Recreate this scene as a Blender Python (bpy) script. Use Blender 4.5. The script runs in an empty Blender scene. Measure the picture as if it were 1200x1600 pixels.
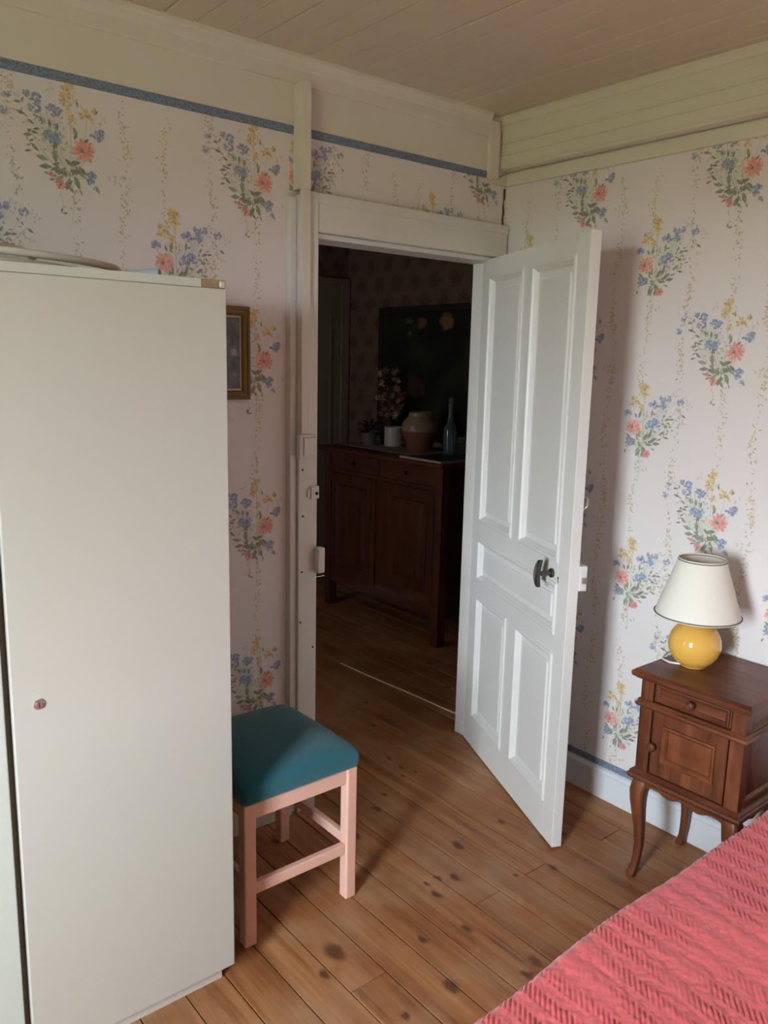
import bpy, bmesh, math, random
from mathutils import Vector, Matrix
R_ = random.Random(7)
scene = bpy.context.scene
COL = scene.collection

# ------------------------------------------------------------------ camera
cam_d = bpy.data.cameras.new('camera')
cam_d.sensor_fit = 'VERTICAL'
cam_d.sensor_height = 24.0
cam_d.lens = 24.0 * 1272.96 / 1600.0
cam_d.clip_start = 0.01
cam = bpy.data.objects.new('camera', cam_d)
COL.objects.link(cam)
yaw, pitch, roll = math.radians(50.5786), math.radians(-10.4641), math.radians(1.27146)
f0 = Vector((math.cos(yaw), math.sin(yaw), 0)); r0 = Vector((math.sin(yaw), -math.cos(yaw), 0)); u0 = Vector((0, 0, 1))
fw = f0 * math.cos(pitch) + u0 * math.sin(pitch); up = u0 * math.cos(pitch) - f0 * math.sin(pitch)
rt = r0 * math.cos(roll) + up * math.sin(roll); u2 = up * math.cos(roll) - r0 * math.sin(roll)
M = Matrix.Identity(4)
for i in range(3):
    M[i][0], M[i][1], M[i][2] = rt[i], u2[i], -fw[i]
M.translation = (0, 0, 1.62)
cam.matrix_world = M
scene.camera = cam

# ------------------------------------------------------------------ world (overcast sky), exposure
world = bpy.data.worlds.new('overcast_sky'); scene.world = world
world.use_nodes = True
bg = world.node_tree.nodes['Background']
bg.inputs[0].default_value = (0.84, 0.93, 1.0, 1)
bg.inputs[1].default_value = 52.0
scene.view_settings.view_transform = 'Standard'
scene.view_settings.look = 'None'
scene.view_settings.gamma = 1.0
scene.view_settings.exposure = 0.52
scene.view_settings.use_curve_mapping = False
scene.cycles.use_denoising = True
scene.cycles.max_bounces = 12
scene.cycles.diffuse_bounces = 6
# daylight comes in through the window in the wall beside the camera: a sampling portal, gives off nothing itself
WY0, WY1, WZ0, WZ1 = -0.06, 0.62, 0.75, 2.08
XL = -1.6                                   # room face of the window wall
pl = bpy.data.lights.new('window_portal', 'AREA'); pl.shape = 'RECTANGLE'
pl.size = WZ1 - WZ0; pl.size_y = WY1 - WY0; pl.cycles.is_portal = True
po = bpy.data.objects.new('window_portal', pl); COL.objects.link(po)
po.location = (XL - 0.06, (WY0 + WY1) / 2, (WZ0 + WZ1) / 2); po.rotation_euler = (0, math.radians(-90), 0)

# added dim fill light, stands in for daylight at the made-up hall window
hl = bpy.data.lights.new('hall_fill_light', 'AREA'); hl.shape = 'RECTANGLE'; hl.size = 0.9; hl.size_y = 0.62
hl.energy = 5.0; hl.color = (0.95, 0.97, 1.0)
ho = bpy.data.objects.new('hall_fill_light', hl); COL.objects.link(ho)
ho.location = (0.125, 3.65, 1.425); ho.rotation_euler = (0, math.radians(-90), 0)

# ------------------------------------------------------------------ helpers
def srgb(r, g, b):
    f = lambda c: (c / 255 / 12.92) if c / 255 <= 0.04045 else ((c / 255 + 0.055) / 1.055) ** 2.4
    return (f(r), f(g), f(b))

class NT:
    def __init__(self, name):
        self.m = bpy.data.materials.new(name); self.m.use_nodes = True
        self.t = self.m.node_tree; self.p = self.t.nodes['Principled BSDF']
    def n(self, typ, ins=None, **kw):
        nd = self.t.nodes.new(typ)
        for k, v in kw.items(): setattr(nd, k, v)
        for k, v in (ins or {}).items():
            if isinstance(v, bpy.types.NodeSocket): self.t.links.new(v, nd.inputs[k])
            else: nd.inputs[k].default_value = v
        return nd
    def math(self, op, a, b=0.0, c=None, clamp=False):
        nd = self.t.nodes.new('ShaderNodeMath'); nd.operation = op; nd.use_clamp = clamp
        for i, v in enumerate((a, b) if c is None else (a, b, c)):
            if isinstance(v, bpy.types.NodeSocket): self.t.links.new(v, nd.inputs[i])
            else: nd.inputs[i].default_value = v
        return nd.outputs[0]
    def vm(self, op, a, b=None):
        nd = self.t.nodes.new('ShaderNodeVectorMath'); nd.operation = op
        for i, v in enumerate((a, b)):
            if v is None: continue
            if isinstance(v, bpy.types.NodeSocket): self.t.links.new(v, nd.inputs[i])
            else: nd.inputs[i].default_value = v
        return nd.outputs['Value'] if op == 'LENGTH' else nd.outputs[0]
    def mix(self, fac, a, b, blend='MIX'):
        nd = self.t.nodes.new('ShaderNodeMix'); nd.data_type = 'RGBA'; nd.blend_type = blend
        for i, v in ((0, fac), (6, a), (7, b)):
            if isinstance(v, bpy.types.NodeSocket): self.t.links.new(v, nd.inputs[i])
            else: nd.inputs[i].default_value = v if i == 0 else (*v[:3], 1)
        return nd.outputs[2]
    def ramp(self, fac, stops):
        nd = self.t.nodes.new('ShaderNodeValToRGB'); e = nd.color_ramp.elements
        while len(e) < len(stops): e.new(0.5)
        for i, (p, c) in enumerate(stops):
            e[i].position = p; e[i].color = (*c, 1) if len(c) == 3 else c
        self.t.links.new(fac, nd.inputs[0]); return nd.outputs[0]
    def coord(self, which='Object', scale=None):
        o = self.n('ShaderNodeTexCoord').outputs[which]
        if scale is None: return o
        return self.n('ShaderNodeMapping', {'Vector': o, 'Scale': scale}).outputs[0]
    def noise(self, vec, scale, detail=3.0, rough=0.5):
        return self.n('ShaderNodeTexNoise', {'Vector': vec, 'Scale': scale, 'Detail': detail, 'Roughness': rough}).outputs[0]
    def bump(self, h, strength=0.3, dist=0.002):
        b = self.n('ShaderNodeBump', {'Height': h, 'Strength': strength, 'Distance': dist})
        self.t.links.new(b.outputs[0], self.p.inputs['Normal'])
    def out(self, col=None, rough=0.5, **kw):
        if col is not None:
            if isinstance(col, bpy.types.NodeSocket): self.t.links.new(col, self.p.inputs['Base Color'])
            else: self.p.inputs['Base Color'].default_value = (*col, 1)
        if isinstance(rough, bpy.types.NodeSocket): self.t.links.new(rough, self.p.inputs['Roughness'])
        else: self.p.inputs['Roughness'].default_value = rough
        for k, v in kw.items(): self.p.inputs[k.replace('_', ' ')].default_value = v
        return self.m

def sc(c, k): return tuple(min(1, x * k) for x in c)

def plain(name, c, rough=0.5, var=0.12, scale=14, bump=0.0, bscale=200, **kw):
    t = NT(name); co = t.coord()
    n = t.noise(co, scale, 4)
    col = t.mix(n, sc(c, 1 - var), sc(c, 1 + var))
    if bump: t.bump(t.noise(co, bscale, 3), bump, 0.001)
    return t.out(col, rough, **kw)

def wood(name, dark, mid, light, scale=(1, 1, 1), rough=0.45, fine=40, **kw):
    """grain stretched along whichever axis has the small scale"""
    t = NT(name); co = t.coord('Object', scale)
    oi = t.n('ShaderNodeObjectInfo').outputs['Random']
    off = t.n('ShaderNodeCombineXYZ', {'X': t.math('MULTIPLY', oi, 17.0), 'Y': t.math('MULTIPLY', oi, 9.0), 'Z': t.math('MULTIPLY', oi, 5.0)}).outputs[0]
    co = t.vm('ADD', co, off)
    a = t.noise(co, fine, 5, 0.62); b = t.noise(co, fine * 0.22, 3)
    g = t.math('ADD', t.math('MULTIPLY', a, 0.6), t.math('MULTIPLY', b, 0.4))
    col = t.ramp(g, [(0.3, dark), (0.5, mid), (0.72, light)])
    t.bump(a, 0.15, 0.0006)
    return t.out(col, rough, **kw)

MAT = {}
# painted woodwork, old and slightly yellowed
MAT['white_paint'] = plain('white_gloss_paint', (0.76, 0.76, 0.74), 0.38, 0.04, 3, 0.12, 60)
MAT['cream_paint'] = plain('cream_paint', (0.70, 0.67, 0.60), 0.5, 0.05, 3, 0.12, 60)
MAT['ceiling'] = plain('ceiling_paint', (0.62, 0.56, 0.45), 0.6, 0.05, 3, 0.1, 50)
MAT['cornice'] = plain('cornice_paint', (0.66, 0.65, 0.53), 0.5, 0.05, 3, 0.12, 60)
MAT['plaster'] = plain('rear_wall_paper', (0.38, 0.36, 0.34), 0.85, 0.05, 4)
MAT['dark'] = plain('dark_void', (0.02, 0.017, 0.014), 0.9, 0.2)
MAT['stub'] = plain('hall_paint', (0.30, 0.25, 0.18), 0.8, 0.08, 4)

def wallpaper():
    t = NT('floral_wallpaper_ground'); co = t.coord()
    n = t.noise(co, 2.2, 3); f = t.noise(t.coord('Object', (1, 1, 1)), 260, 2)
    col = t.mix(n, (0.735, 0.695, 0.69), (0.77, 0.73, 0.725))
    t.bump(f, 0.08, 0.0006)
    return t.out(col, 0.75)
MAT['paper'] = wallpaper()

def print_mat():
    t = NT('wallpaper_print_inks')
    a = t.n('ShaderNodeVertexColor', layer_name='Col').outputs[0]
    n = t.noise(t.coord(), 220, 3)
    col = t.mix(t.math('MULTIPLY', n, 0.55), a, (0.75, 0.71, 0.705))
    return t.out(col, 0.75)
MAT['print'] = print_mat()

def border_mat():
    t = NT('blue_leaf_border'); co = t.coord('Object', (1, 1, 1))
    v = t.n('ShaderNodeTexVoronoi', {'Vector': t.coord('Object', (1.0, 1.0, 1.7)), 'Scale': 150.0}).outputs['Distance']
    col = t.ramp(v, [(0.1, (0.10, 0.15, 0.23)), (0.40, (0.12, 0.17, 0.25)), (0.62, (0.24, 0.29, 0.37))])
    n = t.noise(co, 60, 3)
    col = t.mix(t.math('MULTIPLY', n, 0.5), col, (0.16, 0.21, 0.30))
    return t.out(col, 0.7)
MAT['border'] = border_mat()

FLOOR_KNOTS = []   # (x, y, radius, stretch), filled from the board layout below
def px_floor(px, py):
    d = rt * ((px - 600) / 1272.96) - u2 * ((py - 800) / 1272.96) + fw
    k = -1.62 / d.z
    return d.x * k, d.y * k
# knots of the old pine boards, where they sit in the floor (x, y in metres, size)
for kx, ky, s in [(1.575, 2.036, 13), (1.822, 1.777, 15), (1.695, 1.66, 12), (1.645, 1.69, 9), (1.60, 1.69, 8), (1.585, 1.63, 13), (1.55, 1.465, 11),
                  (1.605, 1.25, 14), (1.55, 1.235, 11), (1.42, 1.51, 10), (2.05, 1.79, 11), (1.745, 2.13, 10), (1.83, 2.19, 8), (1.86, 1.55, 7), (1.985, 1.50, 10),
                  (2.02, 2.31, 9), (2.03, 2.40, 8), (2.045, 2.25, 6), (1.98, 2.25, 7), (2.17, 2.68, 9), (2.20, 1.34, 11), (1.19, 1.62, 22), (1.12, 1.57, 12),
                  (1.20, 1.33, 9), (0.70, 1.58, 14), (2.16, 1.62, 20), (1.36, 1.33, 16), (2.3, 2.9, 9), (2.75, 2.8, 10), (2.9, 3.1, 9)]:
    FLOOR_KNOTS.append((kx, ky, s * 0.001))

def floor_mat():
    t = NT('old_pine_boards')
    co = t.coord()                                   # boards are built in room coordinates
    oi = t.n('ShaderNodeObjectInfo').outputs['Random']
    dist = None
    nz = t.n('ShaderNodeTexNoise', {'Vector': co, 'Scale': 28.0, 'Detail': 2.0}).outputs['Color']
    cow = t.vm('ADD', co, t.vm('MULTIPLY', t.vm('SUBTRACT', nz, (0.5, 0.5, 0.5)), (0.028, 0.028, 0.0)))
    for kx, ky, s in FLOOR_KNOTS:
        d = t.vm('LENGTH', t.vm('MULTIPLY', t.vm('SUBTRACT', cow, (kx, ky, 0)), (1 / s, 0.62 / s, 0)))
        dist = d if dist is None else t.math('SMOOTH_MIN', dist, d, 0.4)
    bend = t.math('DIVIDE', 1.0, t.math('ADD', t.math('MULTIPLY', dist, dist), 0.6))
    mp = t.n('ShaderNodeMapping', {'Vector': co, 'Scale': (1.0, 0.055, 1.0)}).outputs[0]
    off = t.n('ShaderNodeCombineXYZ', {'X': t.math('MULTIPLY', bend, 0.012), 'Y': t.math('MULTIPLY', oi, 13.0), 'Z': t.math('MULTIPLY', oi, 7.0)}).outputs[0]
    v = t.vm('ADD', mp, off)
    a = t.noise(v, 95, 5, 0.6); b = t.noise(v, 22, 3, 0.55); c = t.noise(co, 3.2, 4, 0.6)
    g = t.math('ADD', t.math('MULTIPLY', a, 0.40), t.math('MULTIPLY', b, 0.60))
    col = t.ramp(g, [(0.32, srgb(100, 54, 25)), (0.44, srgb(148, 94, 54)), (0.56, srgb(172, 118, 74)), (0.70, srgb(192, 144, 100))])
    col = t.mix(t.math('MULTIPLY', oi, 0.35), col, srgb(138, 94, 60))
    col = t.mix(t.ramp(c, [(0.45, (0, 0, 0)), (0.72, (0.55, 0.55, 0.55))]), col, srgb(186, 152, 120))       # worn, pale patches
    w = t.noise(co, 5.3, 3, 0.6)
    col = t.mix(t.ramp(w, [(0.54, (0, 0, 0)), (0.72, (0.65, 0.65, 0.65))]), col, srgb(158, 92, 44))          # old stain left in patches
    col = t.mix(t.math('SUBTRACT', 1.0, t.n('ShaderNodeMapRange', {'Value': dist, 'From Min': 0.5, 'From Max': 1.6, 'To Min': 0.15, 'To Max': 1.0}, interpolation_type='SMOOTHSTEP').outputs[0]), col, srgb(88, 48, 30))
    t.bump(a, 0.2, 0.0008)
    return t.out(col, t.n('ShaderNodeMapRange', {'Value': b, 'To Min': 0.42, 'To Max': 0.62}).outputs[0])
MAT['floor'] = floor_mat()

# ---- mesh helpers
def box(bm, x0, x1, y0, y1, z0, z1):
    r = bmesh.ops.create_cube(bm, size=1.0)
    for v in r['verts']:
        v.co = Vector((x0 + (v.co.x + .5) * (x1 - x0), y0 + (v.co.y + .5) * (y1 - y0), z0 + (v.co.z + .5) * (z1 - z0)))
    return r['verts']

def prism(bm, pts, axis, a0, a1):
    """polygon pts extruded along axis: 'x' pts=(y,z), 'y' pts=(x,z), 'z' pts=(x,y)"""
    def P(p, a): return {'x': (a, p[0], p[1]), 'y': (p[0], a, p[1]), 'z': (p[0], p[1], a)}[axis]
    A = [bm.verts.new(P(p, a0)) for p in pts]; B = [bm.verts.new(P(p, a1)) for p in pts]
    n = len(pts)
    bm.faces.new(A); bm.faces.new(B[::-1])
    for i in range(n): bm.faces.new((A[i], B[i], B[(i + 1) % n], A[(i + 1) % n]))

def lathe(bm, prof, seg=32, c=(0, 0, 0), cap=True):
    rings = []
    for r, z in prof:
        rings.append([bm.verts.new((c[0] + r * math.cos(2 * math.pi * i / seg), c[1] + r * math.sin(2 * math.pi * i / seg), c[2] + z)) for i in range(seg)])
    for a, b in zip(rings, rings[1:]):
        for i in range(seg):
            j = (i + 1) % seg
            bm.faces.new((a[i], a[j], b[j], b[i]))
    if cap:
        bm.faces.new(rings[0][::-1]); bm.faces.new(rings[-1])

def tube(bm, pts, rad, seg=10, sq=False, cap=True):
    pts = [Vector(p) for p in pts]
    rads = rad if isinstance(rad, (list, tuple)) else [rad] * len(pts)
    rings = []; nrm = None
    for i, p in enumerate(pts):
        tn = (pts[min(i + 1, len(pts) - 1)] - pts[max(i - 1, 0)]).normalized()
        if nrm is None:
            nrm = tn.orthogonal().normalized()
            if abs(tn.z) > 0.7: nrm = (Vector((1, 0, 0)) - tn * tn.x).normalized()
        nrm = (nrm - tn * nrm.dot(tn)).normalized(); bn = tn.cross(nrm)
        ring = []
        for k in range(seg):
            a = 2 * math.pi * (k + 0.5) / seg
            ca, sa = math.cos(a), math.sin(a)
            if sq:
                e = 0.45
                ca = math.copysign(abs(ca) ** e, ca); sa = math.copysign(abs(sa) ** e, sa)
            ring.append(bm.verts.new(p + (nrm * ca + bn * sa) * rads[i]))
        rings.append(ring)
    for a, b in zip(rings, rings[1:]):
        for i in range(seg):
            j = (i + 1) % seg
            bm.faces.new((a[i], a[j], b[j], b[i]))
    if cap: bm.faces.new(rings[0][::-1]); bm.faces.new(rings[-1])

def loops(bm, rect, prof, axis='y', close=True):
    """nested rectangles: rect (a0,a1,z0,z1) in the plane across `axis`; prof = [(inset, level)]; last loop is filled"""
    a0, a1, z0, z1 = rect; rings = []
    for ins, lv in prof:
        c = [(a0 + ins, z0 + ins), (a1 - ins, z0 + ins), (a1 - ins, z1 - ins), (a0 + ins, z1 - ins)]
        rings.append([bm.verts.new((p[0], lv, p[1]) if axis == 'y' else (lv, p[0], p[1])) for p in c])
    for a, b in zip(rings, rings[1:]):
        for i in range(4):
            j = (i + 1) % 4
            bm.faces.new((a[i], a[j], b[j], b[i]))
    if close: bm.faces.new(rings[-1])

def obj(name, bm, mat, parent=None, smooth=None, bevel=0.0, seg=2, loc=None):
    bmesh.ops.recalc_face_normals(bm, faces=bm.faces)
    me = bpy.data.meshes.new(name); bm.to_mesh(me); bm.free()
    m = MAT[mat] if isinstance(mat, str) else mat
    me.materials.append(m)
    if smooth is not None:
        for p in me.polygons: p.use_smooth = True
        me.set_sharp_from_angle(angle=math.radians(smooth))
    o = bpy.data.objects.new(name, me); COL.objects.link(o)
    if parent is not None: o.parent = parent
    if loc is not None: o.location = loc
    if bevel:
        b = o.modifiers.new('bevel', 'BEVEL'); b.width = bevel; b.segments = seg; b.limit_method = 'ANGLE'; b.angle_limit = math.radians(40)
        b.harden_normals = False
    return o

def boxes(name, bl, mat, parent=None, bevel=0.0, **kw):
    bm = bmesh.new()
    for b in bl: box(bm, *b)
    return obj(name, bm, mat, parent, bevel=bevel, **kw)

def thing(name, label, cat, loc=(0, 0, 0), rz=0.0, group=None):
    o = bpy.data.objects.new(name, None); COL.objects.link(o); o.empty_display_size = 0.05
    o.location = loc; o.rotation_euler = (0, 0, rz)
    return tag(o, label, cat, group)

def tag(o, label, cat=None, group=None):
    o['label'] = label
    if cat: o['category'] = cat
    if group: o['group'] = group
    return o

def struct(o, label=None):
    o['kind'] = 'structure'
    if label: o['label'] = label
    return o

# ------------------------------------------------------------------ the room
XR, YD, ZC = 2.49, 2.32, 2.545            # right wall face, door wall face, ceiling
YB = -1.6                                 # wall behind the camera
HX, HY, HZ = 3.68, 4.95, 2.60             # hall beyond the door

# --- floor: pine boards running towards the door wall, one object each
floor = struct(boxes('floor', [(XL - .12, HX + .1, YB - .12, HY + .1, -0.06, -0.022)], 'dark'), 'old pine plank floor')
seams = [1.026, 1.137, 1.258, 1.372, 1.489, 1.644, 1.758, 1.884, 1.985, 2.12, 2.24, 2.357, 2.508]
x = seams[0]
while x > XL: x -= R_.uniform(0.112, 0.128); seams.insert(0, x)
x = seams[-1]
while x < HX: x += R_.uniform(0.118, 0.135); seams.append(x)
joints = {1.644: [1.525, 3.3], 1.884: [1.53, 3.6], 1.137: [1.476, 3.0], 1.758: [0.2, 2.75], 1.489: [0.6, 2.9], 2.24: [1.50], 2.357: [0.9, 2.9], 2.508: [2.43, 3.9]}
for a, b in zip(seams, seams[1:]):
    js = joints.get(round(a, 3), [R_.uniform(-1.0, 1.0), R_.uniform(2.9, 4.0)])
    ys = [YB] + sorted(js) + [HY]
    for y0, y1 in zip(ys, ys[1:]):
        g = 0.0018; dz = R_.uniform(-0.0010, 0.0002)
        bm = bmesh.new(); box(bm, a + g, b - g, y0 + 0.0014, y1 - 0.0014, -0.022, dz)
        obj('floorboard', bm, 'floor', floor, bevel=0.0008, seg=1)
# pale worn edge of the threshold board in the doorway
bm = bmesh.new()
L = [(2.503, 3.39), (2.511, 3.2), (2.524, 3.0), (2.540, 2.80), (2.549, 2.62), (2.556, 2.55), (2.553, 2.54), (2.566, 2.43)]
W = [0.004, 0.006, 0.010, 0.012, 0.010, 0.010, 0.006, 0.005]
A = [bm.verts.new((p[0] - .001, p[1], 0.0)) for p in L]; B = [bm.verts.new((p[0] + w * .4, p[1], 0.0045)) for p, w in zip(L, W)]; C_ = [bm.verts.new((p[0] + w + .002, p[1], 0.0)) for p, w in zip(L, W)]
for i in range(len(L) - 1):
    bm.faces.new((A[i], B[i], B[i + 1], A[i + 1])); bm.faces.new((B[i], C_[i], C_[i + 1], B[i + 1]))
obj('threshold_splinter', bm, plain('bare_splintered_pine', srgb(236, 212, 184), 0.7, 0.1, 40), floor)

# --- ceiling boards
ceil = struct(boxes('ceiling', [(XL - .12, XR + .1, YB - .12, YD + .1, ZC + 0.012, ZC + 0.06)], 'dark'), 'cream painted board ceiling')
xs = [1.058, 1.132, 1.251, 1.381, 1.447, 1.508]
xs = [1.058 + 0.0955 * k for k in range(-29, 17)]
for a, b in zip(xs, xs[1:]):
    if a > XR: break
    g = R_.uniform(0.0010, 0.0021)
    bm = bmesh.new(); box(bm, max(a, XL) + g, min(b, XR + .05) - g, YB, YD + .02, ZC + R_.uniform(0, 0.0015), ZC + 0.014)
    obj('ceiling_board', bm, 'ceiling', ceil, bevel=0.003, seg=1)

# --- door wall (with the opening), papered below the blue border
OX0, OX1, OZ = 1.575, 2.425, 2.018
wall_door = struct(boxes('wall_back', [(XL - .1, OX0 - .02, YD, YD + .10, 0, ZC + .02), (OX1 + .012, XR + .1, YD, YD + .10, 0, ZC + .02), (OX0 - .02, OX1 + .012, YD, YD + .10, OZ + .03, ZC + .02)], 'paper'),
                   'pale pink floral papered wall with the door opening')
boxes('frieze', [(XL, XR, YD - .004, YD, 2.338, ZC)], 'cream_paint', wall_door)
bd = struct(boxes('trim_1', [(XL, 1.499, YD - .0075, YD - .0005, 2.319, 2.343), (1.534, 2.372, YD - .0075, YD - .0005, 2.319, 2.343)], 'border'), 'narrow blue leaf border along the top of the paper')

# --- right wall
wall_right = struct(boxes('wall_right', [(XR, XR + .1, YB - .1, YD, 0, ZC + .02)], 'paper'), 'pale pink floral papered wall behind the lamp')
# --- walls out of view
struct(boxes('wall_front', [(XL - .1, XR, YB - .1, YB, 0, ZC + .02)], 'plaster'))
struct(boxes('wall_left', [(XL - .12, XL, YB, WY0, 0, ZC + .02), (XL - .12, XL, WY1, YD, 0, ZC + .02), (XL - .12, XL, WY0, WY1, 0, WZ0), (XL - .12, XL, WY0, WY1, WZ1, ZC + .02)], 'plaster'))
wn = struct(bpy.data.objects.new('window_1', None)); COL.objects.link(wn)
fwid = 0.035
boxes('window_frame', [(XL - .09, XL - .04, WY0, WY0 + fwid, WZ0, WZ1), (XL - .09, XL - .04, WY1 - fwid, WY1, WZ0, WZ1), (XL - .09, XL - .04, WY0 + fwid, WY1 - fwid, WZ0, WZ0 + fwid),
                       (XL - .09, XL - .04, WY0 + fwid, WY1 - fwid, WZ1 - fwid, WZ1)], 'white_paint', wn, bevel=.003)
boxes('window_sill', [(XL - .12, XL + .05, WY0 - .04, WY1 + .04, WZ0 - .03, WZ0 - .001)], 'white_paint', wn, bevel=.004)
# garden outside the window
gm = NT('garden_grass'); gn = gm.noise(gm.coord(), 0.8, 5)
MAT['grass'] = gm.out(gm.mix(gn, (0.13, 0.13, 0.048), (0.175, 0.165, 0.074)), 0.9)
struct(boxes('ground', [(-70, -1.75, -50, 50, -0.75, -0.65)], 'grass'), 'lawn outside the window')

# --- hall shell
MAT['hall_ceiling'] = plain('hall_ceiling_paint', (0.35, 0.31, 0.25), 0.8, 0.06)
def damask():
    t = NT('hall_damask_paper'); co = t.coord()
    sep = t.n('ShaderNodeSeparateXYZ', {'Vector': co})
    u = t.math('ADD', sep.outputs[0], sep.outputs[1]); v = sep.outputs[2]
    row = t.math('FLOOR', t.math('DIVIDE', v, 0.13))
    uu = t.math('ADD', t.math('DIVIDE', u, 0.19), t.math('MULTIPLY', t.math('MODULO', row, 2.0), 0.5))
    fu = t.math('SUBTRACT', t.math('FRACT', uu), 0.5); fv = t.math('SUBTRACT', t.math('FRACT', t.math('DIVIDE', v, 0.13)), 0.5)
    n = t.noise(co, 34, 3)
    d = t.math('ADD', t.math('SQRT', t.math('ADD', t.math('MULTIPLY', t.math('MULTIPLY', fu, fu), 1.7), t.math('MULTIPLY', fv, fv))), t.math('ADD', t.math('MULTIPLY', t.math('SUBTRACT', n, 0.5), 1.0), t.math('MULTIPLY', t.math('SUBTRACT', t.noise(co, 110, 2), 0.5), 0.55)))
    k = t.n('ShaderNodeMapRange', {'Value': d, 'From Min': 0.22, 'From Max': 0.44}).outputs[0]
    col = t.mix(k, (0.14, 0.075, 0.05), (0.215, 0.135, 0.09))
    return t.out(col, 0.85)
MAT['damask'] = damask()
struct(boxes('wall_hall_far', [(HX, HX + .1, YD + .1, HY + .1, 0, HZ)], 'damask'), 'brown damask papered wall in the dark hall')
struct(boxes('wall_hall_end', [(0.2, HX, HY, HY + .1, 0, HZ)], 'damask'), 'papered end wall of the dark hall')
struct(boxes('wall_hall_left', [(0.1, 0.2, YD + .1, 3.3, 0, HZ), (0.1, 0.2, 4.0, HY + .1, 0, HZ), (0.1, 0.2, 3.3, 4.0, 0, .95), (0.1, 0.2, 3.3, 4.0, 1.9, HZ)], 'damask'))
wn2 = struct(bpy.data.objects.new('added_hall_window', None)); COL.objects.link(wn2)  # unseen window and its parts, added for the hall fill light
boxes('window_frame', [(.12, .16, 3.3, 3.34, .95, 1.9), (.12, .16, 3.96, 4.0, .95, 1.9), (.12, .16, 3.34, 3.96, .95, .99), (.12, .16, 3.34, 3.96, 1.86, 1.9)], 'cream_paint', wn2)
boxes('added_blind', [(.105, .115, 3.3, 4.0, .95, 1.9)], 'cream_paint', wn2)
struct(boxes('wall_hall_near', [(XR + .1, HX, YD, YD + .1, 0, HZ)], 'damask'))
struct(boxes('ceiling_hall', [(0.1, HX + .1, YD + .1, HY + .1, HZ, HZ + .05)], 'hall_ceiling'))
bb = struct(boxes('baseboard_hall', [(HX - .018, HX, YD + .1, HY, 0, 0.12)], 'cream_paint', bevel=.003), 'pale skirting board in the hall')
d2 = struct(bpy.data.objects.new('door_2', None), 'olive painted door at the end of the hall'); COL.objects.link(d2)
boxes('leaf', [(2.86, 3.60, HY - .03, HY - .001, .01, 2.16)], 'stub', d2, bevel=.003)
boxes('door_casing', [(3.60, 3.67, HY - .04, HY - .001, 0, 2.20), (2.79, 2.86, HY - .04, HY - .001, 0, 2.20), (2.86, 3.60, HY - .04, HY - .001, 2.16, 2.20)], 'stub', d2, bevel=.003)
boxes('panel_moulding', [(3.10, 3.115, HY - .038, HY - .03, .25, 1.95), (3.50, 3.515, HY - .038, HY - .03, .25, 1.95)], 'stub', d2)

# --- baseboards of the room
def baseboard_profile(face, sgn):
    f = face
    return [(f, 0.0), (f + sgn * .018, 0.0), (f + sgn * .018, .100), (f + sgn * .021, .103), (f + sgn * .021, .110), (f + sgn * .014, .117), (f + sgn * .006, .121), (f, .121)]
MAT['skirting'] = plain('skirting_blue_white_paint', (0.72, 0.76, 0.80), 0.4, 0.05, 5, 0.1, 60)
bm = bmesh.new(); prism(bm, baseboard_profile(XR, -1), 'y', YB, YD)
struct(obj('baseboard_right', bm, 'skirting', bevel=.001, seg=1), 'bluish white skirting board behind the bedside cabinet')
struct(boxes('trim_2', [(XR - .003, XR, YB, YD, .121, .146)], 'border'), 'narrow blue leaf border above the skirting board')
bm = bmesh.new(); prism(bm, [(YD, 0), (YD - .04, 0), (YD - .04, .10), (YD - .03, .112), (YD, .112)], 'x', XL, 1.474)
struct(obj('baseboard_back', bm, 'cream_paint', bevel=.002, seg=1), 'cream skirting board behind the stool')

# --- cornice on the right wall: stepped boards over a flat rail
X = XR
bm = bmesh.new()
prof = [(X, ZC + .012), (X - .060, ZC + .012), (X - .060, 2.533), (X - .054, 2.527), (X - .050, 2.516), (X - .052, 2.513), (X - .047, 2.510), (X - .047, 2.499), (X - .043, 2.496),
        (X - .043, 2.459), (X - .039, 2.457), (X - .039, 2.450), (X - .043, 2.447), (X - .043, 2.411), (X - .040, 2.409), (X - .043, 2.406), (X - .045, 2.372), (X - .047, 2.362), (X - .044, 2.356), (X - .020, 2.3515), (X, 2.3515)]
prism(bm, prof, 'y', YB, YD - .006)
cr = struct(obj('trim_3', bm, 'cornice', bevel=.0012, seg=1), 'stepped cream green cornice under the ceiling')
boxes('rail', [(X - .014, X, YB, YD, 2.300, 2.3445)], 'cornice', cr, bevel=.0015)
boxes('end_post', [(2.372, 2.424, YD - .022, YD - .001, 2.318, 2.524)], 'cream_paint', cr, bevel=.003)
bm = bmesh.new(); prism(bm, [(2.388, 2.318), (2.424, 2.318), (2.474, 2.345), (2.474, 2.300), (2.40, 2.302)], 'y', YD - .016, YD - .001)
obj('rail_return', bm, 'cornice', cr, bevel=.001)
# crown on the door wall
bm = bmesh.new()
Y = YD - .004
prism(bm, [(Y, 2.552), (Y - .030, 2.552), (Y - .030, 2.534), (Y - .026, 2.527), (Y - .018, 2.521), (Y - .015, 2.510), (Y - .012, 2.505), (Y - .012, 2.470), (Y - .009, 2.466), (Y, 2.466)], 'x', XL, 2.372)
c2 = struct(obj('trim_4', bm, 'cream_paint', bevel=.001, seg=1), 'cream crown moulding above the door wall')

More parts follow.
